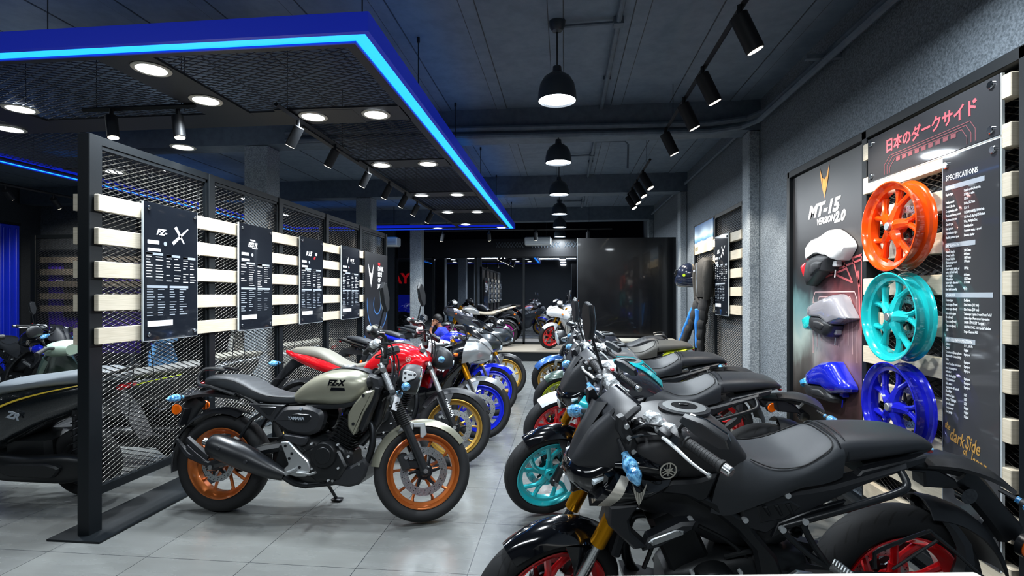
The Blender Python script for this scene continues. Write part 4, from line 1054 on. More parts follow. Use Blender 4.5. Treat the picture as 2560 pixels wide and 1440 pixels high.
# ================================================================ wall displays
def pillow(b, pts, X0, h, plane='yz', sg=-1, steps=((1, 0), (.985, .35), (.93, .72), (.78, .93), (.5, 1.0)), ctr=None):
    """rounded cover: outline (y, z) raised from the plane x = X0 towards sg."""
    cy = sum(p[0] for p in pts)/len(pts) if not ctr else ctr[0]; cz = sum(p[1] for p in pts)/len(pts) if not ctr else ctr[1]
    P = []
    for i in range(len(pts)):
        a, q, d, e = pts[i-1], pts[i], pts[(i+1) % len(pts)], pts[(i+2) % len(pts)]
        for t in (0, .5): P.append((cr(a[0], q[0], d[0], e[0], t)*.5+(q[0]+(d[0]-q[0])*t)*.5, cr(a[1], q[1], d[1], e[1], t)*.5+(q[1]+(d[1]-q[1])*t)*.5))
    area = sum(P[i-1][0]*P[i][1]-P[i][0]*P[i-1][1] for i in range(len(P)))
    if (area > 0) != (sg > 0): P.reverse()
    b.rings([[Vector((X0+sg*h*k, cy+(y-cy)*s_, cz+(z-cz)*s_)) for y, z in P] for s_, k in steps]); return b

def spec_plate(label, y0, y1, z0, z1, X, face, title, group, seed, rows=True):
    """dark printed acrylic board on four steel standoffs, facing +x or -x."""
    t = thing('specification_board', label, 'sign', (X, (y0+y1)/2, (z0+z1)/2), group=group)
    w, h = y1-y0, z1-z0; f = face
    b = MB(); b.mat(0).box((0, 0, 0), (.012, w, h), bev=.002); b.build('acrylic_sheet', 'plate_black', t)
    b = MB()
    for s in (1, -1): b.box((-.004*f, s*(w/2+.002), 0), (.012, .006, h))
    b.box((-.004*f, 0, -h/2-.002), (.012, w, .006)); b.build('sheet_edge', 'acrylic_edge', t)
    for sy in (1, -1):
        for sz in (1, -1):
            b = MB(); b.cyl((-.05*f, sy*(w/2-.035), sz*(h/2-.04)), (.016*f, sy*(w/2-.035), sz*(h/2-.04)), .014, n=16, bev=.003); b.build('standoff', 'chrome', t)
    Xs = .0072*f
    L = lambda u, v: facing((f, 0, 0), (Xs, (u*w-w/2)*(1 if f > 0 else -1), v*h-h/2))
    def bar(b, u0, u1, v, th):
        p = [L(u0, v-th/2), L(u1, v-th/2), L(u1, v+th/2), L(u0, v+th/2)]
        b.face([b.bm.verts.new(q.translation+Vector((.0004*f, 0, 0))) for q in p])
    rnd = random.Random(seed)
    b = MB(); title(b, L); b.build('lettering', ['white_print', 'red_print'], t)
    b = MB()
    if rows:
        b.mat(0); bar(b, .05, .25, .715, .028); b.mat(0); bar(b, .05, .28, .66, .022)
        b.mat(1); b.lathe([(0, 0), (.015, 0), (.015, .001), (0, .001)], L(.36, .712).translation, 'x', 20)
        cols = [(.04, .46), (.52, .92)] if rows == 2 else [(.03, .34), (.38, .66), (.70, .97)]
        for i, (u0, u1) in enumerate(cols):
            v = .63-.006*i; b.mat(1); bar(b, u0, u1-.02, v, .018); b.mat(0); bar(b, u0, u0+(u1-u0)*.35, v, .0165)
            for k in range(9 if rows != 2 else 10):
                v -= .021
                if rnd.random() < .82: bar(b, u0, u0+(u1-u0)*(.18+.2*rnd.random()), v, .0055)
                if rnd.random() < .92: bar(b, u0+(u1-u0)*.52, u0+(u1-u0)*(.75+.23*rnd.random()), v, .0055)
        for (u0, u1) in ([(.04, .46), (.52, .92)] if rows == 2 else [(.04, .40), (.44, .80)]):
            v = .39; b.mat(1); bar(b, u0, u1, v, .018)
            for k in range(11):
                v -= .019
                if rnd.random() < .85: bar(b, u0, u0+(u1-u0)*(.2+.18*rnd.random()), v, .0055)
                if rnd.random() < .9: bar(b, u0+(u1-u0)*.52, u0+(u1-u0)*(.65+.33*rnd.random()), v, .0055)
        b.mat(0); bar(b, .05, .5, .12, .042)
    b.build('fine_print', ['white_print', 'grey_print'], t)
    return t
def T(text, u, v, size, **kw):
    return lambda b, L: b.text(text, L(u, v), size=size, ext=.0004, **kw)
def seq(*fs):
    def f(b, L):
        for q in fs: q(b, L)
    return f
def red(fn):
    def f(b, L): b.mat(1); fn(b, L); b.mat(0)
    return f
def stroke(u0, v0, u1, v1, th):
    def f(b, L):
        p, q = L(u0, v0).translation, L(u1, v1).translation; nz = Vector((0, 0, 1)); d = (q-p).normalized(); n = Vector((1, 0, 0)).cross(d)*th
        b.face([b.bm.verts.new(c) for c in (p-n, q-n*.4, q+n*.4, p+n)])
    return f
def vlogo(u, v, s):
    return lambda b, L: emblem_v(b, L(u, v), s)
XB = PX+.105
GP = 'specification boards on the mesh partition'
spec_plate('black specification board titled FZ-X on the partition, nearest the viewer', 3.163, 3.662, 1.145, 2.068, XB, 1,
    seq(T('FZ-', .20, .775, .055, shear=.35, bold=.0025, sx=1.15), stroke(.50, .72, .80, .85, .013), stroke(.55, .85, .72, .73, .014)), GP, 3, 3)
spec_plate('black specification board on the partition, second from the near post', 4.173, 4.671, 1.145, 2.068, XB, 1,
    seq(T('YAMAHA', .30, .845, .018, bold=.001), T('FZS FI', .24, .79, .052, shear=.3, bold=.003, sx=.95), T('DARK KNIGHT', .36, .772, .012, bold=.0006)), GP, 5, 2)
spec_plate('black specification board with small red badge under its title on the partition', 5.203, 5.713, 1.145, 2.068, XB, 1,
    seq(T('R15', .22, .79, .065, shear=.3, bold=.003, sx=1.2), T('V3', .62, .80, .04, shear=.3, bold=.002), red(T('S', .55, .755, .04, shear=.3, bold=.003, sx=1.8))), GP, 8, 2)
spec_plate('black specification board with pointed silver emblem, last before the far poster', 6.221, 6.784, 1.145, 2.068, XB, 1,
    seq(vlogo(.30, .81, .05), T('MT-15', .45, .80, .045, shear=.3, bold=.002, sx=.9), T('VERSION 2.0', .52, .775, .018, shear=.3), red(T('VVA', .34, .70, .02, bold=.001))), GP, 11, 2)
# far poster
t = thing('poster', 'black poster with white pointed emblem and lettering at the far end of the partition', 'poster', (XB-.01, 7.46, 1.30))
m = mat('far_poster_print', '15171b', .3, vary=0); nt, N, b_ = nodes(m)
tc = N('ShaderNodeTexCoord'); spz = N('ShaderNodeSeparateXYZ'); nt.links.new(tc.outputs['Object'], spz.inputs[0])
wv_ = N('ShaderNodeTexWave'); wv_.wave_type = 'RINGS'; wv_.inputs['Scale'].default_value = .55; wv_.inputs['Distortion'].default_value = 2.2; wv_.inputs['Detail'].default_value = 0
nt.links.new(tc.outputs['Object'], wv_.inputs['Vector'])
fac = ramp(nt, N, wv_.outputs['Fac'], [(.42, '0d1016'), (.52, '3f74b4'), (.6, '141b28'), (.9, '1d2430')])
mrz = N('ShaderNodeMapRange'); mrz.inputs['From Min'].default_value = .12; mrz.inputs['From Max'].default_value = .02; nt.links.new(spz.outputs[2], mrz.inputs['Value'])
mxp = N('ShaderNodeMixRGB'); nt.links.new(mrz.outputs[0], mxp.inputs[0]); mxp.inputs[1].default_value = (*lin('191a1e'), 1); nt.links.new(fac, mxp.inputs[2]); nt.links.new(mxp.outputs[0], b_.inputs['Base Color'])
b = MB(); b.box((0, 0, 0), (.012, .92, 1.52)); b.build('printed_sheet', m, t)
b = MB(); L = lambda y, z: facing((1, 0, 0), (.0072, y-7.46, z-1.30))
emblem_v(b, L(7.22, 1.73), .17)
for i, (tx, sz) in enumerate((('DARK', .085), ('SIDE', .085), ('OF', .085), ('JAPAN', .075))): b.text(tx, L(7.50, 1.81-.085*i), size=sz, ext=.0004, bold=.004)
b.mat(1).text('THE', L(7.50, 1.89), size=.05, ext=.0004, bold=.003); b.build('lettering', ['white_print', 'red_print'], t)
# the partition's far end strip of slat ends
# ---------------------------------------------------------------- right wall: wheel and tank display
RX = 1.86
dsp = thing('display_frame', 'black mesh display frame with cream slats carrying the wheels on the right wall', 'display', (0, 0, 0))
for y in (2.245, 3.345, 4.42):
    b = MB(); b.box((RX, y, 1.22), (.11, .05, 2.44), bev=.004); b.build('post', 'frame_black', dsp)
for z in (2.415, .12):
    b = MB(); b.box((RX, 3.33, z), (.11, 2.2, .055), bev=.004); b.build('rail', 'frame_black', dsp)
b = MB(); strands(b, RX+.02, 2.27, 3.32, .145, 2.39, face=1); b.build('mesh_panel', ['mesh_steel_lit', 'mesh_black_and_shaded'], dsp)
b = MB(); b.box((RX+.06, 2.8, 1.25), (.01, 1.06, 2.3)); b.build('backing', 'canopy_black', dsp)
for k in range(11):
    z = 2.305-.2018*k
    b = MB(); b.box((RX-.035, 2.82, z), (.05, 1.05, .1), bev=.003); b.build('slat', 'slat', dsp)
# poster with the tank covers
m = mat('tunnel_poster_print', '3a3a3d', .38, vary=0); nt, N, b_ = nodes(m)
tc = N('ShaderNodeTexCoord'); spz = N('ShaderNodeSeparateXYZ'); nt.links.new(tc.outputs['Object'], spz.inputs[0])
no = N('ShaderNodeTexNoise'); no.inputs['Scale'].default_value = 3.2; no.inputs['Detail'].default_value = 7; no.inputs['Distortion'].default_value = .6
mp = N('ShaderNodeMapping'); mp.inputs['Scale'].default_value = (1, 1.5, .7); nt.links.new(tc.outputs['Object'], mp.inputs[0]); nt.links.new(mp.outputs[0], no.inputs['Vector'])
def mt2(op, a, c):
    n = N('ShaderNodeMath', operation=op)
    for i, q in enumerate((a, c)):
        if hasattr(q, 'links'): nt.links.new(q, n.inputs[i])
        else: n.inputs[i].default_value = q
    return n.outputs[0]
hh = mt2('ADD', mt2('DIVIDE', spz.outputs[2], 2.1), mt2('MULTIPLY', mt2('SUBTRACT', no.outputs['Fac'], .5), .22))   # 0 at the middle of the sheet
hh = mt2('ADD', hh, .5)
teal = ramp(nt, N, hh, [(.0, '080707'), (.18, '1e1917'), (.30, '4c4a48'), (.40, '93a29e'), (.50, '5f8286'), (.58, '242e33'), (.66, '1a1a1c'), (1, '1c1c1f')])
pink = ramp(nt, N, hh, [(.0, '080707'), (.18, '261a19'), (.30, '5c4044'), (.40, '94757a'), (.50, '83484d'), (.58, '4a2025'), (.64, '211b1c'), (1, '1c1c1f')])
mry = N('ShaderNodeMapRange'); mry.inputs['From Min'].default_value = .25; mry.inputs['From Max'].default_value = -.15; nt.links.new(spz.outputs[1], mry.inputs['Value'])
mxp = N('ShaderNodeMixRGB'); nt.links.new(mry.outputs[0], mxp.inputs[0]); nt.links.new(teal, mxp.inputs[1]); nt.links.new(pink, mxp.inputs[2]); nt.links.new(mxp.outputs[0], b_.inputs['Base Color'])
t = thing('poster', 'tall tunnel poster titled MT-15 behind the three tank covers', 'poster', (RX-.02, 3.885, 1.34))
b = MB(); b.box((0, 0, 0), (.012, 1.02, 2.1)); b.build('printed_sheet', m, t)
L = lambda y, z: facing((-1, 0, 0), (-.0072, y-3.885, z-1.34))
b = MB(); emblem_v(b, L(3.88, 2.25), .115); b.build('emblem', mat('bronze_print', 'd8923c', .4, metal=.3), t)
b = MB(); b.text('MT-15', L(4.13, 2.022), size=.125, ext=.0006, shear=.3, bold=.006, sx=1.3); b.text('VERSION', L(4.0, 1.958), size=.06, ext=.0006, shear=.3, bold=.0028, sx=1.05); b.text('2.0', L(3.745, 1.945), size=.095, ext=.0006, shear=.3, bold=.005, sx=1.1)
b.build('lettering', 'white_print', t)
b = MB()                                                # the printed tunnel: arches and roof trusses
def arch(y0, y1, z0, z1, th):
    P = [(y0, z0), (y0, z1-.05), (y0-.03, z1), (y1+.03, z1), (y1, z1-.05), (y1, z0)]
    for a, c_ in zip(P, P[1:]):
        p, q = L(*a).translation, L(*c_).translation; d = (q-p).normalized(); n = Vector((1, 0, 0)).cross(d)*th
        b.face([b.bm.verts.new(w+Vector((-.0003, 0, 0))) for w in (p-n, q-n, q+n, p+n)])
for k in range(4): arch(4.05-.06*k, 3.47+.05*k, 1.02+.05*k, 1.47-.035*k, .004-.0006*k)
b.mat(1)
for a, c_ in (((3.75, 1.66), (3.40, 1.70)), ((3.85, 1.60), (3.42, 1.67)), ((3.78, 1.60), (3.52, 1.53)), ((3.62, 1.66), (3.53, 1.54)), ((3.52, 1.68), (3.44, 1.50)), ((3.9, 1.57), (3.6, 1.62)), ((3.42, 1.70), (3.42, 1.2)), ((3.46, 1.6), (3.43, 1.25))):
    p, q = L(*a).translation, L(*c_).translation; d = (q-p).normalized(); n = Vector((1, 0, 0)).cross(d)*.007
    b.face([b.bm.verts.new(w+Vector((-.0004, 0, 0))) for w in (p-n, q-n, q+n, p+n)])
b.build('tunnel_print', [mat('pale_pink_print', 'c9a5a6', .4), mat('rose_print', 'b8585c', .4)], t)
# three tank covers
CX = RX-.03
def cover(label, shell, sm, black, acc, am):
    t = thing('tank_cover', label, 'tank cover', (0, 0, 0), group='painted tank covers on the tunnel poster')
    b = MB(); pillow(b, shell, CX, .10); b.build('shell', sm, t)
    b = MB(); pillow(b, black, CX, .085); cy = sum(p[0] for p in black)/len(black); cz = sum(p[1] for p in black)/len(black)
    pillow(b, [(cy+(y-cy)*.45-.02, cz+(z-cz)*.45) for y, z in black], CX-.07, .022); b.build('lower_panel', 'black_plastic', t)
    b = MB(); pillow(b, acc, CX, .075); b.build('accent', am, t)
    b = MB(); y, z = black[4]; b.box((CX-.02, y-.03, z+.04), (.04, .05, .04), bev=.005); b.tube([(CX-.02, y-.01, z), (CX-.025, y-.01, z-.05)], .004, n=5); b.build('bracket', sm, t)
WSH = [(3.667, 1.889), (3.804, 1.858), (3.937, 1.844), (4.023, 1.794), (4.031, 1.721), (4.007, 1.70), (3.892, 1.726), (3.79, 1.729), (3.707, 1.712), (3.641, 1.70), (3.577, 1.672), (3.54, 1.676), (3.466, 1.745), (3.466, 1.763), (3.492, 1.798), (3.577, 1.849)]
cover('white tank cover with black lower panel, topmost on the tunnel poster', WSH, paint('cover_white', 'e8e9ea', .22, 0),
    [(3.90, 1.745), (3.776, 1.748), (3.641, 1.717), (3.667, 1.676), (3.694, 1.617), (3.734, 1.609), (3.79, 1.608), (3.968, 1.521), (4.031, 1.515), (4.064, 1.582), (4.015, 1.70)], [(4.105, 1.659), (4.047, 1.690), (4.0, 1.69), (4.015, 1.588), (4.047, 1.574)], paint('cover_red', 'c8202a', .25, 0))
cover('grey tank cover with turquoise tip, middle of the tunnel poster', [(3.615, 1.455), (3.804, 1.421), (3.983, 1.365), (3.996, 1.31), (3.952, 1.288), (3.776, 1.292), (3.641, 1.247), (3.577, 1.267), (3.439, 1.296), (3.445, 1.317), (3.553, 1.429)], paint('cover_grey', '8b8c95', .2, .1),
    [(3.952, 1.30), (3.804, 1.308), (3.707, 1.288), (3.615, 1.243), (3.694, 1.163), (3.776, 1.166), (3.952, 1.203), (3.968, 1.26)], [(4.088, 1.269), (3.983, 1.306), (3.922, 1.284), (3.968, 1.209), (4.047, 1.189)], TEALP := paint('cover_teal', '22c4c4', .2, .1))
cover('blue tank cover with black lower panel, lowest on the tunnel poster', [(3.769, .99), (3.629, 1.008), (3.568, .962), (3.459, .877), (3.459, .838), (3.629, .79), (3.75, .822), (3.985, .794), (4.018, .836), (4.007, .878), (3.879, .946)], paint('cover_blue', '1524c4', .18, .3),
    [(4.063, .80), (3.963, .808), (3.769, .835), (3.656, .80), (3.603, .765), (3.629, .733), (3.75, .727), (4.018, .713)], [(4.12, .804), (4.029, .844), (4.007, .802), (4.074, .78), (4.085, .762)], paint('cover_sky', '3fa2d6', .2, .2))
# three painted wheels
for lab, z, cl in (('glossy orange alloy wheel, topmost on the slatted display', 1.802, 'f04e0c'), ('glossy turquoise alloy wheel, middle of the slatted display', 1.336, '1fc0c4'), ('glossy deep blue alloy wheel, lowest on the slatted display', .872, '1a1fb8')):
    t = thing('alloy_wheel', lab, 'wheel', (1.70, 2.86, z), PI/2, 'painted alloy wheels on the slatted display')
    t.rotation_euler = (0, 0, PI/2)
    b = MB(); rim_geo(b, (0, 0, 0), R=.23, hw=.047, style='swirl', n=72); b.build('rim', paint('wheel_'+cl, cl, .16, .15), t)
    b = MB(); disc_geo(b, (0, 0, 0), .105, -.055); b.build('brake_disc', ['steel', 'dark_metal'], t)
    b = MB(); b.cyl((0, .03, 0), (0, .05, 0), .021, n=20, bev=.003); b.cyl((0, -.11, 0), (0, .035, 0), .012, n=10); b.build('hub_cap', 'alu', t)
# lettered boards
t = thing('sign_board', 'black acrylic header board with pink Japanese lettering above the orange wheel', 'sign', (1.80, 2.814, 2.24))
b = MB(); b.box((0, 0, 0), (.012, .94, .255), bev=.002); b.build('acrylic_sheet', 'plate_grey', t)
b = MB(); [b.box((.004, s*.472, 0), (.012, .006, .255)) for s in (1, -1)]; b.box((.004, 0, -.129), (.012, .94, .006)); b.build('sheet_edge', 'acrylic_edge', t)
for sy in (1, -1):
    for sz in (1, -1): b = MB(); b.cyl((.05, sy*.43, sz*.095), (-.016, sy*.43, sz*.095), .017, n=16, bev=.003); b.build('standoff', 'chrome', t)
L = lambda y, z: facing((-1, 0, 0), (-.0072, y-2.814, z-2.24))
b = MB(); b.text('日本のダークサイド', L(3.112, 2.25), size=.0785, ext=.0006, bold=.0022, sx=.93); b.build('lettering', mat('coral_print', 'cf5560', .45), t)
b = MB()
def line(a, c_, th=.002):
    p, q = L(*a).translation, L(*c_).translation; d = (q-p).normalized(); n = Vector((1, 0, 0)).cross(d)*th
    b.face([b.bm.verts.new(w+Vector((-.0003, 0, 0))) for w in (p-n, q-n, q+n, p+n)])
for k in range(3):
    o = .012*k
    P = [(3.12-o*2, 2.125), (3.12-o*2, 2.18-o), (3.07-o*2, 2.222-o), (2.50+o*2, 2.222-o), (2.47+o*2, 2.18-o), (2.47+o*2, 2.125)]
    for a, c_ in zip(P, P[1:]): line(a, c_, .0018)
for k in range(9): line((3.0-.05*k, 2.195), (3.0-.05*k, 2.175), .016)
b.build('tunnel_print', mat('dim_rose_print', '7d3f46', .5), t)
t = thing('specification_board', 'tall charcoal specification board beside the painted wheels on the right wall', 'sign', (1.80, 2.508, 1.2))
b = MB(); b.box((0, 0, 0), (.012, .328, 1.80), bev=.002); b.build('acrylic_sheet', 'plate_grey', t)
b = MB(); [b.box((.004, s*.1665, 0), (.013, .006, 1.80)) for s in (1, -1)]; b.box((.004, 0, .902), (.013, .33, .005)); b.build('sheet_edge', 'acrylic_edge', t)
for sy in (1, -1):
    b = MB(); b.cyl((.05, sy*.135, .86), (-.016, sy*.135, .86), .017, n=16, bev=.003); b.build('standoff', 'chrome', t)
L = lambda y, z: facing((-1, 0, 0), (-.0072, y-2.508, z-1.2))
b = MB(); tx = lambda s_, y, z, sz=.0165, sx=.86: b.text(s_, L(y, z), size=sz, ext=.0003, bold=.0004, sx=sx, res=1)
tx('SPECIFICATIONS', 2.648, 1.985, .036, .72)
def block(z, rows, h=.0205):
    for a, c_ in rows:
        n_ = max(a.count('\n'), c_.count('\n'))+1
        for i, q in enumerate(a.split('\n')): tx(q, 2.648, z-i*h*.9, sx=.60)
        for i, q in enumerate(c_.split('\n')): tx(q, 2.535, z-i*h*.9, sx=.60)
        z -= h*(1+.85*(n_-1))
block(1.915, [('Engine type', 'Liquid cooled, 4-stroke,\nSOHC, 4-valve'), ('Displacement', '155 cc'), ('Bore & Stroke', '58.0 x 58.7 mm'), ('Compression ratio', '11.6 : 1'), ('Maximum horse power', '13.5kW(18.4PS)/10000r/min'), ('Maximum torque', '14.1N.m(1.4kgf.m)/7500r/min'), ('Clutch type', 'Wet, Multiple Disc'), ('Fuel system', 'Fuel injection'), ('Transmission type', 'Constant mesh, 6-speed'), ('Starting system type', 'Electric starter')])
block(1.645, [('Overall length', '2,015 mm'), ('Overall width', '800 mm'), ('Overall height', '1,070 mm'), ('Minimum ground\nclearance', '170 mm'), ('Kerb weight (with oil\nand a full fuel tank)', '139 kg'), ('Seat height', '810 mm'), ('Wheelbase', '1,325 mm'), ('Inner tube diameter\nof front fork', '37.0 mm'), ('Fuel tank capacity', '10 l')], .0165)
block(1.42, [('Frame type', 'Deltabox'), ('Brake type (Front)', 'Disc Brake (282 mm)'), ('Brake type (Rear)', 'Disc Brake (220 mm)'), ('Suspension type\n(front/rear)', 'Telescopic Upside Down Front Fork /\nLinked-type Monocross Suspension'), ('Tyre size (Front)', '100/80-17M/C 52P Tubeless'), ('Tyre size (Rear)', '140/70R-17M/C 66H Radial Tubeless'), ('ABS', 'Single Channel ABS')])
block(1.215, [('Battery', '12 V, 4.0 Ah'), ('Clock', 'Digital'), ('Y-Connect (Smartphone\nBluetooth Connectivity)', 'Equipped'), ('VVA', 'Equipped'), ('Gear Position Indicator', 'Equipped'), ('Fuel consumption\nIndicator', 'Equipped'), ('Shift timing light', 'Equipped'), ('VVA indicator', 'Equipped'), ('Side stand\nengine cut-off switch', 'Equipped'), ('Headlight', 'LED'), ('Position Light', 'LED'), ('Brake / Tail light', 'LED'), ('Speedometer', 'Digital'), ('Tachometer', 'Digital'), ('Fuel gauge', 'Digital')], .0192)
b.build('lettering', 'white_print', t)
for z, y1, head in ((1.95, 2.42, 'ENGINE'), (1.68, 2.47, 'DIMENSION'), (1.448, 2.375, 'CHASSIS'), (1.24, 2.47, 'OTHER INFORMATION')):
    b = MB(); p = [L(2.65, z-.01), L(y1, z-.01), L(y1, z+.012), L(2.65, z+.012)]
    b.mat(0).face([b.bm.verts.new(q.translation+Vector((-.0002, 0, 0))) for q in p])
    b.mat(1).text(head, Matrix.Translation((-.0006, 0, 0)) @ L(2.645, z-.006), size=.018, ext=.0003, bold=.0005, sx=.85, res=1)
    b.build('heading_bar', ['grey_print', 'white_print'], t)
b = MB()
for s_, y, z, sz, ro in (('the', 2.655, .825, .045, 14), ('dark', 2.625, .777, .085, 12), ('Side', 2.530, .763, .088, 10), ('of', 2.540, .732, .045, 8), ('Japan', 2.500, .700, .074, 10)):
    b.text(s_, L(y, z) @ Matrix.Rotation(math.radians(-ro), 4, 'Z'), size=sz, ext=.0005, bold=.0008, sx=.58)
b.build('script_lettering', mat('gold_print', 'd2a35a', .4, metal=.4), t)
# ---------------------------------------------------------------- right wall: second display with riding gear
fr2 = thing('display_frame', 'black mesh display frame with cream slats behind the hanging riding gear', 'display', (0, 0, 0))
for y in (5.70, 6.73, 7.73):
    b = MB(); b.box((1.90, y, 1.22), (.06, .05, 2.44), bev=.004); b.build('post', 'frame_black', fr2)
for z in (2.42, .12):
    b = MB(); b.box((1.90, 6.715, z), (.06, 2.05, .05), bev=.004); b.build('rail', 'frame_black', fr2)
for y0, y1 in ((5.725, 6.705), (6.755, 7.705)):
    b = MB(); strands(b, 1.90, y0, y1, .145, 2.4, face=1); b.build('mesh_panel', ['mesh_steel_lit', 'mesh_black_and_shaded'], fr2)
for k in range(5):
    b = MB(); b.box((1.875, 6.2, 2.09-.2018*k), (.05, 1.03, .1), bev=.003); b.build('slat', 'slat', fr2)
spec_plate('narrow black specification board titled FZ-X beside the hanging jacket', 6.04, 6.54, 1.215, 2.152, 1.83, -1, seq(T('FZ-', .2, .775, .055, shear=.35, bold=.0025, sx=1.1), stroke(.50, .72, .80, .85, .013), stroke(.55, .85, .72, .73, .014)), None, 21, 3)
m = mat('beach_print', '88a8c0', .35, vary=0); nt, N, b_ = nodes(m)
tc = N('ShaderNodeTexCoord'); spz = N('ShaderNodeSeparateXYZ'); nt.links.new(tc.outputs['Object'], spz.inputs[0]); no = N('ShaderNodeTexNoise'); no.inputs['Scale'].default_value = 5
nt.links.new(tc.outputs['Object'], no.inputs['Vector'])
def mt3(op, a, c):
    n = N('ShaderNodeMath', operation=op)
    for i, q in enumerate((a, c)):
        if hasattr(q, 'links'): nt.links.new(q, n.inputs[i])
        else: n.inputs[i].default_value = q
    return n.outputs[0]
v = mt3('ADD', mt3('MULTIPLY', spz.outputs[2], 2.5), .5); v = mt3('ADD', v, mt3('MULTIPLY', mt3('SUBTRACT', no.outputs['Fac'], .5), .12))
nt.links.new(ramp(nt, N, v, [(0, 'd8c49a'), (.30, 'd9c7a2'), (.36, 'e6e2d8'), (.42, '3a6c94'), (.5, '6d9cc0'), (.6, 'b9cfdc'), (1, '2e6fb0')]), b_.inputs['Base Color'])
t = thing('poster', 'small seaside poster above the hanging helmet', 'poster', (1.87, 7.23, 2.22)); b = MB(); b.box((0, 0, 0), (.012, .92, .40)); b.build('printed_sheet', m, t)
b = MB(); L = lambda y, z: facing((-1, 0, 0), (-.0072, y-7.23, z-2.22)); b.text('FZ-X', L(7.66, 2.07), size=.07, ext=.0004, shear=.3, bold=.002); b.box((-.008, 6.92, 2.12-2.22), (.002, .07, .05)); b.build('lettering', 'satin_black', t)
t = thing('helmet', 'dark blue motorcycle helmet hanging beside the seaside poster', 'helmet', (1.70, 7.36, 1.715), 2.5)
b = MB(); b.mat(0).ball((0, 0, .02), (.155, .135, .15), 24, 16); b.loft([(-.10, -.16, .05, .10, -.05, 2.4), (0, -.165, .05, .125, -.05, 2.4), (.12, -.155, .05, .115, -.05, 2.4), (.17, -.13, -.02, .07, -.08, 2.4)], sub=3, n=24)
b.build('shell', mat('helmet_navy', '1d2436', .16, coat=1), t)
b = MB(); b.surf([[(.145, -.10, .08), (.165, 0, .085), (.145, .10, .08)], [(.16, -.11, .02), (.185, 0, .02), (.16, .11, .02)], [(.155, -.105, -.04), (.18, 0, -.04), (.155, .105, -.04)]], su=4, sv=6, th=.008); b.build('visor', 'gloss_black', t)
b = MB(); b.cyl((0, .135, .0), (0, .142, .0), .02, n=14); b.build('badge', mat('lime_sticker', 'b6d21c', .4), t)
t = thing('riding_jacket', 'dark riding jacket hanging on the mesh beside the helmet', 'jacket', (1.80, 6.83, 1.66))
b = MB(); b.loft([(-.24, -.09, .03, .24, 0, 2.6), (-.16, -.11, .05, .25, 0, 2.6), (.0, -.12, .05, .23, 0, 2.5), (.14, -.11, .05, .24, 0, 2.5), (.22, -.08, .04, .20, 0, 2.3), (.26, -.05, .03, .09, 0, 2.2)], sub=3, n=24, mtx=Matrix(((0, 0, 1, 0), (0, 1, 0, 0), (1, 0, 0, 0), (0, 0, 0, 1)))); jk = b.build('body', mat('jacket_fabric', '24221e', .75, bump=.6, bscale=30), t)
for s in (1, -1):
    b = MB(); b.tube([(-.03, s*.20, .19), (-.05, s*.25, .05), (-.05, s*.25, -.12), (-.06, s*.22, -.27)], [.06, .065, .055, .04], n=12, sub=3); b.build('sleeve', mat('jacket_fabric', '24221e', .75), t)
b = MB(); b.tube([(-.115, .02, .2), (-.125, .0, .0), (-.115, -.01, -.22)], .004, n=5); b.box((-.12, .12, .10), (.01, .08, .02)); b.build('zip', 'grey_print', t)
t = thing('riding_trousers', 'black riding trousers with bright blue panels hanging below the jacket', 'trousers', (1.78, 6.9, 1.40))
for (s, foot, kn) in ((1, (-.16, .50, -.64), (-.07, .26, -.30)), (-1, (-.05, -.06, -.68), (-.04, -.06, -.32))):
    rr = random.Random(31+s); top_ = Vector((-.01, .10*s-.02, 0)); kn = Vector(kn); foot = Vector(foot); pts = []; rad = []
    for k in range(15):
        q = k/14; p = top_.lerp(kn, q*2) if q < .5 else kn.lerp(foot, q*2-1)
        pts.append(p+Vector((rr.uniform(-.008, .008), rr.uniform(-.01, .01), 0))); rad.append((.115-.03*q)*rr.uniform(.97, 1.04))
    b = MB(); b.tube(pts, rad, n=16, sub=2, flat=.55, up=(1, 0, 0)); lg = b.build('leg', 'cloth_black', t)
    off = Vector((-.045, .055, 0)) if s > 0 else Vector((-.05, .03, 0))
    b = MB(); b.tube([pts[k]+off for k in (3, 5, 7, 9, 11, 13)], [.035 if s > 0 else .075, .045 if s > 0 else .06, .04, .035, .035, .02], n=12, sub=3, flat=.6, up=(1, 0, 0)); b.build('side_panel', 'cloth_blue', lg)
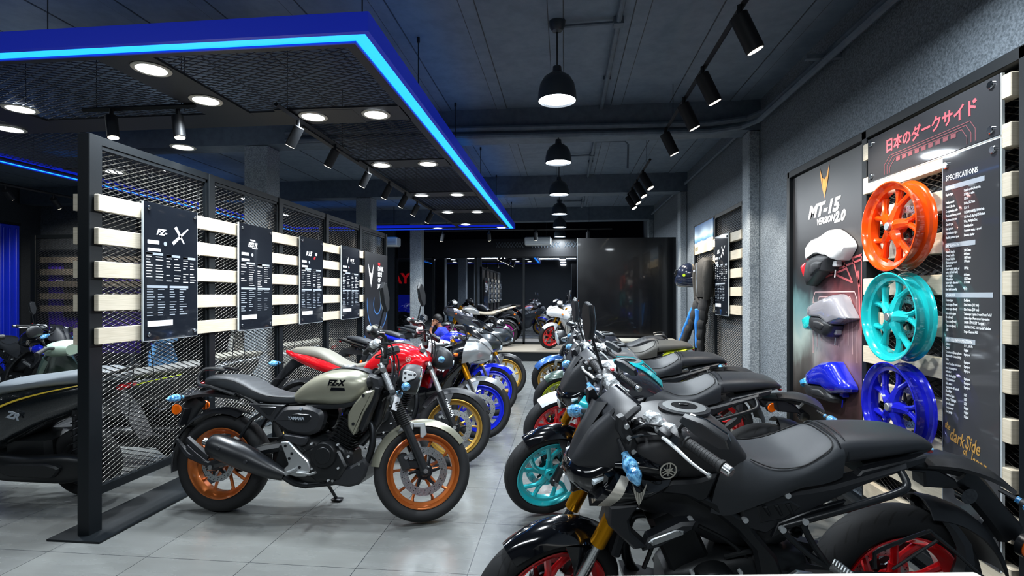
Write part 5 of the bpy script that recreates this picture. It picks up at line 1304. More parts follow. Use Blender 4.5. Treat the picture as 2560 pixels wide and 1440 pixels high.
# ---------------------------------------------------------------- retro roadster
def tank_round(root, C, kind):
    b = MB()
    if kind == 'fzx':
        st = [(.49, .705, .735, .07, .71, 2.4), (.54, .70, .80, .11, .74, 2.5), (.62, .695, .865, .135, .77, 2.6), (.70, .69, .905, .148, .79, 2.6), (.79, .685, .928, .165, .81, 2.6), (.88, .69, .93, .172, .82, 2.6), (.95, .71, .92, .162, .82, 2.6), (1.0, .75, .895, .135, .83, 2.5), (1.03, .80, .865, .09, .835, 2.4)]
    else:
        st = [(.52, .72, .75, .07, .73, 2.4), (.57, .71, .82, .10, .77, 2.5), (.65, .71, .90, .125, .81, 2.6), (.73, .72, .955, .15, .86, 2.6), (.82, .73, .98, .18, .88, 2.6), (.92, .75, .975, .195, .88, 2.6), (1.02, .77, .94, .185, .86, 2.5), (1.10, .79, .89, .14, .84, 2.4), (1.13, .81, .86, .09, .835, 2.2)]
    if kind == 'fzx': st = [(q[0]-.022, *q[1:]) for q in st]
    b.loft(st, sub=4, n=36); t = b.build('fuel_tank', [C['tank']], root)
    b = MB(); zt = .93 if kind == 'fzx' else .98
    b.mat(0).surf([[(.60, -.05, zt-.065), (.60, 0, zt-.062), (.60, .05, zt-.065)], [(.72, -.06, zt-.012), (.72, 0, zt-.004), (.72, .06, zt-.012)], [(.85, -.065, zt+.004), (.85, 0, zt+.010), (.85, .065, zt+.004)], [(.95, -.06, zt-.012), (.95, 0, zt+.002), (.95, .06, zt-.012)], [(1.02, -.045, zt-.05), (1.02, 0, zt-.035), (1.02, .045, zt-.05)]], su=3, sv=3, th=.01)
    b.mat(1).lathe([(0, .016), (.04, .016), (.046, .008), (.046, 0), (0, 0)], (.82, 0, zt+.006), 'z', 24)
    b.build('tank_cover', ['black_plastic', 'alu'], t)
    return t
def moto_fzx(label, rear, front, lean, steer, S, C, group=None, mir=(0, 0)):
    t, u = begin(label, rear, front, lean, steer, S, group)
    A = (1.33, 0, .30); Ms = steer_m(A, u, steer)
    wheel(t, 'rear_wheel', 0, .31, .068, C['rim_r'], 'ten', .11, -.07)
    wheel(t, 'front_wheel', A[0], .30, .055, C['rim'], 'ten', .145, -.06, Ms)
    fork_parts(t, 'fzx', C, A, u, Ms)
    b = MB(); b.arc((A[0], 0, A[2]), .314, .318, .62, 3.05, .062, th=.004, n=24, m_=8, crown=.028); f = b.build('front_mudguard', C['fender'], t, Ms)
    for s in (1, -1):
        b = MB(); b.mat(0).plate([(1.245, .585), (1.32, .59), (1.335, .52), (1.31, .495), (1.295, .50), (1.29, .56), (1.25, .56)], s*.075, s*.088, bev=.004)
        b.plate([(1.19, .60), (1.25, .59), (1.25, .545), (1.16, .535)], s*.07, s*.082, bev=.004)
        b.build('mudguard_bracket', 'alu', t, Ms)
    chassis(t, 'fzx', C); engine(t, 'fzx'); exhaust(t, 'fzx'); tank_round(t, C, 'fzx')
    # seat with cross ribs
    base = [(-.135, .80, .845, .07, .83, 3), (-.10, .785, .872, .10, .835, 3), (0, .77, .880, .122, .84, 3), (.09, .75, .872, .125, .83, 3), (.17, .725, .845, .128, .80, 3), (.26, .705, .800, .13, .765, 3), (.36, .695, .768, .132, .745, 3), (.46, .69, .762, .122, .74, 3), (.54, .70, .768, .10, .745, 3), (.57, .71, .76, .08, .745, 3)]
    st = smooth_rows(base, 8); st2 = []
    for q in st:
        k = .0035*abs(math.sin(q[0]*PI/.042)) if .07 < q[0] < .52 else .0035
        st2.append((q[0], q[1], q[2]-.0035+k, q[3], q[4], q[5]))
    b = MB(); b.loft(st2, sub=1, n=32); s_ = b.build('seat', 'leather', t)
    for s in (1, -1):
        b = MB(); b.tube([(-.10, s*.108, .845), (0, s*.124, .853), (.09, s*.127, .846), (.17, s*.13, .818), (.26, s*.132, .778), (.36, s*.133, .752), (.5, s*.115, .745)], .0022, n=5, sub=4); b.build('piping', 'cloth_black', s_)
    b = MB()                                            # grab rail and rack
    for s in (1, -1): b.tube([(.12, s*.12, .755), (-.05, s*.12, .80), (-.14, s*.11, .815), (-.155, s*.10, .86), (-.12, s*.085, .915), (.0, s*.07, .905)], .0115, n=8, sub=4)
    b.tube([(-.12, -.085, .915), (-.12, .085, .915)], .0115, n=8); b.build('grab_rail', 'satin_black', t)
    for s in (1, -1):
        b = MB(); b.mat(0).plate([(.46, .692), (.643, .70), (.717, .672), (.73, .629), (.705, .542), (.619, .512), (.503, .527), (.42, .575), (.39, .60)], s*.08, s*.15, bev=.022, rnd=.03)
        b.mat(1).plate([(.505, .635), (.545, .655), (.65, .65), (.665, .62), (.635, .592), (.535, .598)], s*.145, s*.1535, bev=.005, rnd=.02)
        b.mat(2).text('YAMAHA', sidem((.558, s*.155, .614), s), size=.027, ext=.0008, bold=.0006, align='CENTER', sx=.95) if C.get('txt') and s < 0 else None
        b.mat(2).cyl((.585, s*.14, .682), (.585, s*.156, .682), .009, n=10)
        b.build('airbox_cover', ['black_plastic', 'satin_black', 'grey_print'], t)
        b = MB(); b.plate([(.221, .706), (.47, .702), (.43, .648), (.385, .589), (.312, .631)], s*.08, s*.135, bev=.008); b.mat(1).plate([(.29, .69), (.42, .69), (.385, .63), (.35, .635)], s*.13, s*.139, bev=.006, rnd=.015); b.build('side_cover', ['black_plastic', 'satin_black'], t)
        b = MB(); b.plate([(.472, .528), (.642, .512), (.621, .461), (.59, .453), (.52, .472), (.465, .499)], s*.09, s*.148, bev=.01, rnd=.015); b.build('engine_cover', 'black_plastic', t)
        b = MB(); b.plate([(1.065, .81), (1.003, .80), (.938, .724), (.902, .66), (.905, .582), (.943, .531), (.965, .577), (1.0, .669), (1.045, .745)], s*.13, s*.185, bev=.012, rnd=.015); b.build('radiator_shroud', C['tank'], t)
        b = MB(); [b.cyl((x, s*.18, z), (x, s*.19, z), .0095, n=12) for x, z in ((1.0, .775), (.943, .605))]
        b.plate([(1.09, .82), (1.06, .825), (1.0, .70), (.965, .57), (.99, .55), (1.05, .70)], s*.10, s*.16, bev=.006); b.build('shroud_mount', 'satin_black', t)
        b = MB(); b.mat(0).plate([(.461, .478), (.516, .484), (.58, .425), (.65, .369), (.669, .32), (.644, .276), (.584, .27), (.507, .285), (.495, .315), (.525, .343)], s*.135, s*.158, bev=.006, rnd=.01)
        b.mat(1); [b.cyl((x, s*.15, z), (x, s*.1605, z), .009, n=10) for x, z in ((.50, .455), (.545, .41), (.53, .38), (.60, .33))]
        b.mat(0).tube([(.57, s*.15, .315), (.57, s*.21, .312), (.565, s*.25, .312)], .013, n=8); b.tube([(.57, s*.165, .30), (.68, s*.18, .295), (.72, s*.185, .31)], .008, n=6)
        b.build('footrest', ['alu', 'dark_metal'], t)
        b = MB(); b.tube([(.05, s*.09, .79), (.20, s*.10, .735), (.32, s*.10, .66), (.46, s*.095, .55), (.47, s*.09, .45)], .017, n=8, sub=3); b.tube([(.33, s*.10, .66), (.23, s*.10, .60), (.16, s*.1, .49)], .012, n=8); b.tube([(1.06, s*.05, .86), (.95, s*.11, .74), (.80, s*.12, .70), (.6, s*.11, .69)], .018, n=8, sub=3); b.build('frame_tube', 'satin_black', t)
    if C.get('txt'):
        b = MB(); b.text('FZ-X', sidem((.762, -.1735, .832), -1), size=.048, ext=.001, bold=.0022, shear=.25, sx=1.0)
        b.plate([(.785, .818), (.87, .818), (.875, .800), (.78, .800)], -.165, -.1745, bev=.001); b.build('lettering', 'gloss_black', t)
    b = MB(); b.plate([(.813, .318), (.912, .34), (.993, .39), (1.02, .344), (1.004, .28), (.961, .228), (.9, .212), (.732, .226), (.739, .248), (.808, .264)], .12, -.12, bev=.015); b.mat(1); [b.cyl((x, -.115, z), (x, -.128, z), .009, n=10) for x, z in ((.85, .305), (.80, .25), (.965, .355))]
    b.build('belly_pan', ['black_plastic', 'steel'], t)
    b = MB(); b.tube([(1.08, 0, .86), (1.03, 0, .60), (.92, 0, .46)], .03, n=10, sub=2); b.build('frame_tube', 'satin_black', t)
    b = MB()                                            # ignition shroud before the tank
    b.loft([(.99, .79, .90, .12, .85, 3), (1.04, .80, .905, .11, .86, 3), (1.09, .80, .89, .08, .85, 3)], sub=2, n=20)
    for s in (1, -1): b.plate([(1.0, .90), (1.08, .88), (1.09, .83), (1.05, .76), (1.02, .78), (1.03, .84)], s*.08, s*.135, bev=.012)
    b.build('tank_shroud', 'black_plastic', t)
    b = MB()                                            # round headlight
    b.mat(0).tube([(1.15, 0, .88), (1.18, 0, .876), (1.24, 0, .87), (1.275, 0, .866)], [.05, .09, .098, .096], n=28, sub=2); b.mat(1).tube([(1.27, 0, .867), (1.284, 0, .865), (1.292, 0, .864)], [.088, .08, .05], n=24); b.mat(2).tube([(1.272, 0, .867), (1.279, 0, .866)], [.097, .094], n=28)
    hl = b.build('headlight', ['black_plastic', 'clear_lens', 'chrome'], t, Ms)
    for s in (1, -1):
        b = MB(); b.mat(0).plate([(1.165, .915), (1.235, .905), (1.255, .885), (1.245, .862), (1.20, .845), (1.18, .83), (1.16, .84)], s*.10, s*.112, bev=.003, rnd=.01); b.mat(1); b.plate([(1.195, .888), (1.222, .886), (1.222, .878), (1.195, .88)], s*.11, s*.1125, bev=0); [b.cyl((x, s*.108, z), (x, s*.117, z), .008, n=8) for x, z in ((1.178, .893), (1.178, .862), (1.238, .884))]
        b.build('headlight_bracket', ['alu', 'satin_black'], hl, Ms)
        indicator(t, (1.17, s*.11, .80), (.05, s, -.05), 'blue_wrap', Ms)
    b = MB(); b.mat(0).cyl((1.10, 0, 1.03), (1.085, 0, 1.07), .055, n=24, bev=.005); b.mat(1).cyl((1.085, 0, 1.07), (1.0845, 0, 1.072), .047, n=24); b.build('instrument_dial', ['black_plastic', 'clear_lens'], t, Ms)
    bars(t, 'fzx', C, Ms)
    for s, up in ((1, C.get('ml', 5)), (-1, C.get('mr', 5))): mirror_part(t, 'fzx', Ms, s, (.975, s*.235, 1.115), up=up if s > 0 else 62, turn=-.45 if s < 0 else .5)
    if C.get('txt'):
        b = MB(); b.box((1.13, -.125, .70), (.034, .002, .082), rot=Matrix.Rotation(.25, 3, 'Y')); b.tube([(1.12, -.12, .74), (1.11, -.1, .80)], .0015, n=4); b.mat(1); [b.box((1.128+.004*k, -.1263, .685+.0012*k), (.0016, .0004, .04)) for k in range(4)]; b.build('paper_tag', ['sticker', 'satin_black'], t, Ms)
    # tail
    b = MB(); b.surf([[(.12, -.09, .72), (.12, 0, .735), (.12, .09, .72)], [(-.05, -.09, .735), (-.05, 0, .755), (-.05, .09, .735)], [(-.20, -.07, .725), (-.22, 0, .745), (-.20, .07, .725)], [(-.29, -.05, .69), (-.31, 0, .70), (-.29, .05, .69)]], su=3, sv=3, th=.02)
    b.tube([(-.22, 0, .72), (-.27, 0, .65), (-.30, 0, .56)], [.03, .028, .024], n=8, flat=2.2); b.box((-.27, 0, .60), (.014, .18, .12), rot=Matrix.Rotation(.3, 3, 'Y'), bev=.004)
    b.build('tail_mudguard', 'black_plastic', t)
    b = MB(); b.loft([(-.16, .79, .83, .05, .81, 3), (-.19, .785, .825, .05, .805, 3), (-.205, .79, .815, .035, .80, 3)], sub=2, n=16); b.build('tail_light', 'red_lens', t)
    for s in (1, -1):
        indicator(t, (-.235, s*.07, .735), (-.2, s, -.05), 'blue_wrap')
        b = MB(); b.mat(0).cyl((-.27, s*.06, .655), (-.27, s*.13, .655), .008, n=8); b.mat(1).cyl((-.27, s*.125, .655), (-.27, s*.14, .655), .033, n=20, bev=.004); b.build('reflector', ['satin_black', 'amber'], t)
    hugger(t, 'fzx')
    b = MB()
    for z, dz in ((.47, -.14), (.425, -.135)): b.tube([(-.195, -.105, z), (-.12, -.115, z-.05), (-.03, -.12, z+dz+.03)], [.014, .017, .014], n=6, flat=1.4, sub=2)
    b.arc((0, 0, .31), .35, .36, 2.5, 3.35, .06, th=.008, n=10, m_=6, crown=.02); b.build('tyre_guard', 'black_plastic', t)
    return t

def moto_fz(label, rear, front, lean, steer, S, C, group=None):
    t, u = begin(label, rear, front, lean, steer, S, group)
    A = (1.33, 0, .30); Ms = steer_m(A, u, steer)
    wheel(t, 'rear_wheel', 0, .31, .068, C['rim_r'], 'ten', .11, -.07)
    wheel(t, 'front_wheel', A[0], .30, .055, C['rim'], 'ten', .14, -.06, Ms)
    fork_parts(t, 'fz', C, A, u, Ms)
    front_fender(t, A, .30, C['fender'], Ms, a0=.5, a1=2.6, w=.068)
    b = MB(); P = Vector((A[0], 0, A[2]))
    mt_ = Matrix.Translation(P+u*.11+Vector((0, -.128, 0))) @ Matrix.Rotation(-math.radians(64.5), 4, 'Y') @ sidem((0, 0, 0), -1)
    b.text('YAMAHA', Matrix.Translation(P+u*.245+Vector((.012, -.1262, 0))) @ Matrix.Rotation(math.radians(64.5), 4, 'Y') @ sidem((0, 0, 0), -1), size=.034, ext=.0006, bold=.0008, space=1.15); b.build('lettering', 'white_print', t, Ms)
    chassis(t, 'fz', C); engine(t, 'fz'); exhaust(t, 'fzx'); tank_round(t, C, 'fz')
    b = MB(); b.loft([(-.16, .87, .90, .05, .88, 3), (-.12, .855, .925, .085, .885, 3), (0, .84, .935, .11, .88, 3), (.12, .82, .92, .115, .87, 3), (.22, .79, .875, .12, .83, 3), (.32, .755, .82, .125, .79, 3), (.42, .74, .795, .12, .77, 3), (.52, .75, .81, .10, .78, 3), (.57, .76, .83, .08, .79, 3)], sub=4, n=28); b.build('seat', C['seat'], t)
    for s in (1, -1):
        b = MB(); b.surf([my(r, s) for r in ([(.36, .118, .76), (.36, .125, .74), (.36, .12, .72)], [(.20, .115, .815), (.20, .13, .77), (.20, .115, .73)], [(.05, .105, .85), (.05, .12, .81), (.05, .105, .77)], [(-.10, .08, .875), (-.10, .095, .85), (-.10, .08, .825)], [(-.2, .05, .895), (-.2, .055, .885), (-.2, .05, .872)])], su=4, sv=3, th=.01*s); b.build('tail_panel', C['tank'], t)
        b = MB(); b.plate([(1.13, .84), (1.05, .86), (.93, .79), (.90, .72), (.97, .62), (1.05, .60), (1.08, .70)], s*.11, s*.20, bev=.015); b.build('tank_scoop', C['tank'], t)
        b = MB(); b.plate([(.40, .71), (.70, .72), (.78, .68), (.74, .55), (.52, .53), (.42, .6)], s*.08, s*.145, bev=.015, rnd=.02); b.build('side_cover', 'black_plastic', t)
        b = MB(); emblem_fork(b, sidem((.99, s*.199, .85), s), .022); b.build('emblem', 'logo_silver', t)
        b = MB(); b.tube([(.05, s*.09, .79), (.25, s*.10, .72), (.46, s*.095, .55), (.47, s*.09, .45)], .017, n=8, sub=3); b.tube([(1.06, s*.05, .86), (.9, s*.11, .70), (.6, s*.11, .66)], .018, n=8, sub=3); b.build('frame_tube', 'satin_black', t)
        indicator(t, (1.19, s*.11, .83), (.05, s, -.05), 'blue_wrap', Ms); indicator(t, (-.22, s*.06, .79), (-.2, s, -.05), 'blue_wrap')
    b = MB(); b.plate([(.813, .318), (.912, .34), (.993, .39), (1.02, .344), (1.004, .28), (.961, .228), (.9, .212), (.732, .226), (.739, .248), (.808, .264)], .12, -.12, bev=.015); b.build('belly_pan', 'black_plastic', t)
    b = MB()
    b.mat(0).loft([(1.12, .80, .95, .07, .88, 3), (1.18, .77, .96, .10, .87, 3), (1.25, .775, .93, .095, .85, 3), (1.29, .79, .88, .06, .83, 2.5)], sub=3, n=24); b.mat(1).loft([(1.27, .80, .85, .07, .825, 3), (1.298, .805, .845, .05, .825, 3)], sub=2, n=18)
    b.build('headlight', [C.get('mask', 'black_plastic'), 'clear_lens'], t, Ms)
    b = MB(); b.box((1.13, 0, 1.03), (.09, .14, .03), rot=Matrix.Rotation(.5, 3, 'Y'), bev=.01); b.build('instrument_panel', 'black_plastic', t, Ms)
    bars(t, 'fzx', C, Ms)
    for s in (1, -1): mirror_part(t, 'fz', Ms, s, (.975, s*.235, 1.115), up=5 if s > 0 else 62, turn=-.45 if s < 0 else .5)
    hanger_and_plate(t, C, (-.16, .80), 1); hugger(t, 'fz')
    b = MB(); b.box((-.19, 0, .88), (.03, .07, .03), bev=.008); b.build('tail_light', 'red_lens', t)
    return t

# ---------------------------------------------------------------- fully faired sports motorcycle
def moto_r15(label, rear, front, lean, steer, S, C, group=None):
    t, u = begin(label, rear, front, lean, steer, S, group)
    A = (1.325, 0, .295); Ms = steer_m(A, u, steer)
    wheel(t, 'rear_wheel', 0, .315, .069, C['rim_r'], 'pair', .11, -.06)
    wheel(t, 'front_wheel', A[0], .295, .053, C['rim'], 'pair', .14, -.055, Ms)
    fork_parts(t, 'r15', C, A, u, Ms)
    front_fender(t, A, .295, C['fender'], Ms, a0=.75, a1=2.5, w=.066)
    chassis(t, 'r15', C); engine(t, 'r15'); exhaust(t, 'r15')
    for s in (1, -1):
        b = MB()                                        # upper flank of the fairing
        UP = [[(1.41, .02, .86), (1.41, .035, .83), (1.40, .03, .80)], [(1.33, .10, .93), (1.33, .135, .86), (1.31, .11, .775)], [(1.20, .15, .945), (1.18, .195, .85), (1.16, .17, .74)], [(1.06, .165, .90), (1.03, .21, .80), (1.01, .195, .70)], [(.93, .16, .845), (.90, .205, .76), (.88, .195, .66)], [(.76, .15, .80), (.74, .18, .73), (.72, .17, .65)]]
        b.surf([my(r, s) for r in UP[2:]], su=5, sv=5, th=.012*s); b.build('fairing_upper', C['upper'], t)
        b = MB(); b.surf([my(r, s) for r in UP[:3]], su=5, sv=5, th=.012*s); b.build('nose_flank', C.get('flank', C['upper']), t)
        b = MB()                                        # lower flank
        b.surf([my(r, s) for r in ([(1.16, .165, .745), (1.15, .15, .70), (1.13, .12, .66)], [(1.03, .19, .71), (1.03, .195, .60), (1.02, .13, .47)], [(.93, .195, .68), (.93, .20, .50), (.92, .11, .29)], [(.80, .18, .65), (.78, .19, .45), (.76, .10, .235)], [(.66, .165, .55), (.63, .17, .40), (.60, .09, .225)], [(.54, .15, .42), (.50, .15, .34), (.47, .08, .235)])], su=5, sv=5, th=.012*s)
        b.build('fairing_lower', C['lower'], t)
        b = MB(); b.surf([my(r, s) for r in ([(1.12, .188, .80), (1.11, .196, .75)], [(1.0, .212, .765), (.99, .213, .715)], [(.88, .206, .725), (.87, .207, .675)], [(.78, .19, .70), (.77, .19, .655)])], su=4, sv=2, th=.004*s); b.build('fairing_stripe', C['stripe'], t)
        if C.get('text'):
            b = MB(); b.text(C['text'], Matrix.Translation((1.0 if s > 0 else .86, s*.2165, .69 if s < 0 else .715)) @ Matrix.Rotation(-s*.28 if s > 0 else .28, 4, 'Y') @ sidem((0, 0, 0), s), size=.06, ext=.001, bold=.0022, shear=.3); b.build('lettering', C.get('textm', 'white_print'), t)
        b = MB(); b.plate([(1.035, .725), (.94, .765), (.894, .768), (.684, .622), (.585, .42), (.50, .36), (.50, .44), (.60, .62), (.76, .745), (.9, .81), (1.0, .81)], s*.085, s*.13, bev=.012); b.build('frame', C.get('framem', 'satin_black'), t)
        b = MB(); b.plate([(1.38, .885), (1.31, .90), (1.28, .885), (1.32, .865)], s*.09, s*.128, bev=.004, fn=lambda x, z: -.5*(x-1.31)); b.build('headlight', 'clear_lens', t)
        indicator(t, (1.14, s*.16, .82), (-.1, s, 0), None)
    b = MB()
    b.surf([[(1.42, -.02, .85), (1.425, 0, .855), (1.42, .02, .85)], [(1.37, -.075, .915), (1.385, 0, .93), (1.37, .075, .915)], [(1.30, -.11, .955), (1.315, 0, .985), (1.30, .11, .955)], [(1.21, -.15, .955), (1.235, 0, 1.03), (1.21, .15, .955)]], su=5, sv=6, th=.012)
    b.surf([[(1.41, -.03, .81), (1.42, 0, .80), (1.41, .03, .81)], [(1.32, -.09, .775), (1.33, 0, .75), (1.32, .09, .775)], [(1.22, -.13, .75), (1.2, 0, .73), (1.22, .13, .75)]], su=4, sv=4, th=-.012)
    n_ = b.build('nose_cowl', C['nose'], t)
    b = MB(); b.surf([[(1.315, -.085, .975), (1.325, 0, .992), (1.315, .085, .975)], [(1.22, -.12, 1.03), (1.24, 0, 1.07), (1.22, .12, 1.03)], [(1.11, -.11, 1.085), (1.12, 0, 1.13), (1.11, .11, 1.085)]], su=5, sv=6, th=.004); b.build('windscreen', C.get('screen', 'gloss_black'), t)
    if C.get('wrap'):
        b = MB(); rr = random.Random(5); b.tube([(1.17+rr.uniform(-.02, .02), -.15+.03*k, 1.05+rr.uniform(-.012, .012)) for k in range(11)], [.02]+[rr.uniform(.035, .065) for k in range(9)]+[.02], n=11, sub=1, flat=.8); b.build('protective_wrap', 'clear_wrap', t, ang=12)
    b = MB(); b.cyl((1.395, 0, .80), (1.425, 0, .797), .032, n=18, bev=.005); b.build('headlight', 'clear_lens', t)
    b = MB()
    b.loft([(.58, .76, .80, .08, .775, 2.5), (.62, .755, .86, .11, .80, 2.6), (.70, .75, .93, .14, .85, 2.7), (.79, .75, .968, .172, .89, 2.8), (.88, .77, .97, .182, .90, 2.8), (.97, .79, .945, .165, .89, 2.6), (1.03, .82, .90, .12, .87, 2.4)], sub=4, n=36); tk = b.build('fuel_tank', [C['tank']], t)
    b = MB(); b.mat(0).lathe([(0, .016), (.042, .016), (.05, .006), (.05, 0), (0, 0)], (.82, 0, .968), 'z', 24); b.build('fuel_cap', 'alu', tk)
    for s in (1, -1):
        b = MB(); emblem_fork(b, sidem((.86, s*.184, .90), s), .022); b.build('emblem', 'logo_silver', tk)
    b = MB(); b.loft([(.20, .78, .875, .10, .83, 3), (.26, .77, .845, .125, .81, 3), (.36, .765, .825, .135, .80, 3), (.48, .765, .825, .125, .80, 3), (.58, .77, .84, .09, .81, 3), (.62, .78, .85, .07, .82, 3)], sub=4, n=26); b.build('seat', C.get('seat', 'leather'), t)
    b = MB(); b.mat(0).loft([(.22, .80, .87, .11, .83, 3), (.10, .835, .90, .105, .87, 3), (-.05, .875, .94, .085, .905, 3), (-.18, .915, .96, .055, .935, 3), (-.27, .945, .965, .02, .955, 2.5)], sub=4, n=24); b.build('tail_cowl', C['tail'], t)
    b = MB(); b.loft([(.16, .875, .93, .08, .90, 3), (.06, .90, .965, .085, .93, 3), (-.06, .93, .985, .07, .955, 3), (-.15, .955, .985, .04, .97, 3)], sub=3, n=22); b.build('pillion_seat', 'leather', t)
    b = MB(); b.plate([(.10, .83), (.0, .84), (-.10, .84), (-.20, .86), (-.16, .80), (.0, .79)], -.03, .03, bev=.006)
    b.tube([(-.05, 0, .85), (-.2, 0, .80), (-.3, 0, .70), (-.36, 0, .58)], [.03, .028, .024, .024], n=8, flat=1.6, sub=3); b.build('plate_hanger', 'black_plastic', t)
    b = MB(); b.mat(1).cyl((-.345, -.02, .57), (-.36, -.02, .565), .04, n=20); b.build('reflector', ['satin_black', 'amber'], t)
    b = MB(); b.box((-.235, 0, .925), (.02, .06, .02), bev=.006); b.build('tail_light', 'red_lens', t)
    for s in (1, -1):
        indicator(t, (-.20, s*.05, .79), (-.3, s, -.1), C.get('wrapr'), None)
        b = MB(); b.mat(0).tube([(.52, s*.12, .46), (.38, s*.14, .42), (.30, s*.15, .50)], .012, n=8, sub=2); b.tube([(.40, s*.15, .42), (.38, s*.23, .43)], .012, n=8); b.build('footrest', 'alu', t)
        b = MB(); b.tube([(.10, s*.09, .83), (.30, s*.10, .74), (.48, s*.10, .60)], .016, n=8, sub=2); b.build('frame_tube', 'satin_black', t)
        b = MB(); b.tube([(1.20, s*.14, .97), (1.21, s*.24, 1.05), (1.19, s*.30, 1.07)], .008, n=8, sub=2); b.mat(0).tube([(1.21, s*.26, 1.055), (1.195, s*.31, 1.08), (1.18, s*.37, 1.09), (1.18, s*.39, 1.09)], [.02, .04, .035, .015], n=10, flat=.45, sub=2)
        if C.get('mirrors', True): b.build('mirror', 'black_plastic', t)
        else: b.bm.free()
    hugger(t, 'r15')
    b = MB(); b.box((1.10, 0, .985), (.10, .15, .03), rot=Matrix.Rotation(.7, 3, 'Y'), bev=.01); b.build('instrument_panel', 'black_plastic', t, Ms)
    bars(t, 'r15', C, Ms, clip=True)
    return t

# ---------------------------------------------------------------- scooter
def scooter(label, rear, front, lean, steer, S, C, group=None):
    t, u = begin(label, rear, front, lean, steer, S, group, name='scooter', cat='scooter')
    A = (1.27, 0, .245); Ms = steer_m(A, u, steer)
    for nm, x, mm in (('rear_wheel', 0, None), ('front_wheel', A[0], Ms)):
        b = MB(); b.lathe(tyre_prof(.245 if x else .225, .05, .165 if x else .14), (x, 0, .245 if x else .225), 'y', 48, uv=True); w = b.build(nm, 'tyre', t, mm, ang=60)
        b = MB(); rim_geo(b, (x, 0, .245 if x else .225), R=.168 if x else .143, hw=.045, style='y3', n=36); b.build('rim', C['rim'], w, mm)
    b = MB()
    for y in (.07, -.07): b.cyl((A[0], y, A[2]), (A[0]+u.x*.36, y, A[2]+u.z*.36), .022, n=12)
    b.build('fork_leg', 'satin_black', t, Ms)
    b = MB(); b.arc((A[0], 0, A[2]), .265, .268, .3, 2.6, .065, th=.005, n=16, m_=8, crown=.03); b.build('front_mudguard', C['body'], t, Ms)
    b = MB()                                            # long tail body
    b.mat(0).loft([(-.32, .74, .77, .03, .755, 2.5), (-.22, .66, .78, .09, .73, 2.6), (-.05, .56, .775, .155, .68, 2.8), (.15, .48, .76, .18, .62, 2.8), (.35, .38, .72, .175, .56, 2.8), (.48, .32, .68, .15, .50, 2.8), (.54, .30, .62, .12, .46, 2.8)], sub=4, n=30); bd = b.build('rear_body', C['body'], t)
    for s in (1, -1):
        b = MB(); b.surf([my(r, s) for r in ([(.46, .160, .595), (.46, .166, .58)], [(.25, .186, .676), (.25, .189, .665)], [(.05, .175, .728), (.05, .177, .720)], [(-.15, .124, .762), (-.15, .127, .757)])], su=4, sv=2, th=.006*s); b.build('side_stripe', C['stripe'], bd)
        if C.get('text'):
            b = MB(); b.text(C['text'], Matrix.Translation((.30 if s > 0 else .1, s*.1965, .575)) @ Matrix.Rotation(-.25*s, 4, 'Y') @ sidem((0, 0, 0), s, s*.06), size=.06, ext=.001, bold=.003, shear=.3); b.build('lettering', 'grey_print', bd)
    b = MB(); b.loft([(-.30, .765, .80, .06, .78, 3), (-.22, .76, .835, .115, .80, 3), (-.05, .745, .83, .14, .79, 3), (.12, .73, .80, .15, .77, 3), (.30, .70, .775, .15, .745, 3), (.44, .67, .76, .125, .72, 3), (.52, .65, .72, .08, .69, 3)], sub=4, n=28); b.build('seat', C['seat'], t)
    b = MB(); b.box((.70, 0, .27), (.42, .34, .10), bev=.03); b.plate([(.48, .22), (.52, .40), (.62, .34), (.92, .32), (.98, .40), (1.0, .26), (.9, .2)], .17, -.17, bev=.02); b.build('floorboard', 'black_plastic', t)
    b = MB(); b.surf([[(.93, -.17, .30), (.95, -.09, .30), (.96, 0, .30), (.95, .09, .30), (.93, .17, .30)], [(.96, -.21, .50), (1.02, -.11, .50), (1.05, 0, .50), (1.02, .11, .50), (.96, .21, .50)], [(.98, -.20, .70), (1.06, -.11, .72), (1.10, 0, .73), (1.06, .11, .72), (.98, .20, .70)], [(.98, -.11, .86), (1.03, -.07, .88), (1.05, 0, .89), (1.03, .07, .88), (.98, .11, .86)]], su=4, sv=4, th=.03); b.build('front_apron', C.get('apron', C['body']), t)
    b = MB(); b.mat(0).loft([(.86, .90, .99, .07, .95, 2.6), (.93, .89, 1.02, .13, .96, 2.6), (1.0, .89, 1.01, .12, .95, 2.6), (1.06, .90, .98, .07, .94, 2.4)], sub=3, n=24); b.mat(1).loft([(1.03, .905, .975, .085, .94, 2.6), (1.075, .915, .965, .05, .94, 2.4)], sub=2, n=18); b.build('headlight', [C.get('head', C['body']), 'clear_lens'], t, Ms)
    b = MB()
    b.tube([(.85, .33, .97), (.90, .2, .985), (.93, .08, .97), (.93, -.08, .97), (.90, -.2, .985), (.85, -.33, .97)], .012, n=8, sub=2)
    hb = b.build('handlebar', 'satin_black', t, Ms)
    for s in (1, -1):
        b = MB(); b.cyl((.90, s*.22, .984), (.85, s*.345, .968), .0175, n=12, bev=.003); b.build('grip', 'grip_rubber', hb, Ms)
        b = MB(); b.tube([(.93, s*.17, 1.0), (.94, s*.22, 1.08), (.93, s*.26, 1.12)], .006, n=6); b.mat(1).tube([(.925, s*.2, 1.12), (.92, s*.26, 1.14), (.92, s*.32, 1.13), (.92, s*.335, 1.125)], [.02, .045, .04, .015], n=12, flat=.35, up=(1, 0, 0), sub=2); b.build('mirror', ['satin_black', 'black_plastic'], hb, Ms)
    b = MB()                                            # engine and belt case on the left, silencer on the right
    b.mat(0).loft([(-.10, .17, .31, .035, .24, 3, .14), (0, .15, .33, .045, .24, 3, .15), (.2, .16, .32, .05, .24, 3, .16), (.38, .17, .33, .05, .25, 3, .16), (.46, .20, .30, .03, .25, 3, .15)], sub=3, n=24)
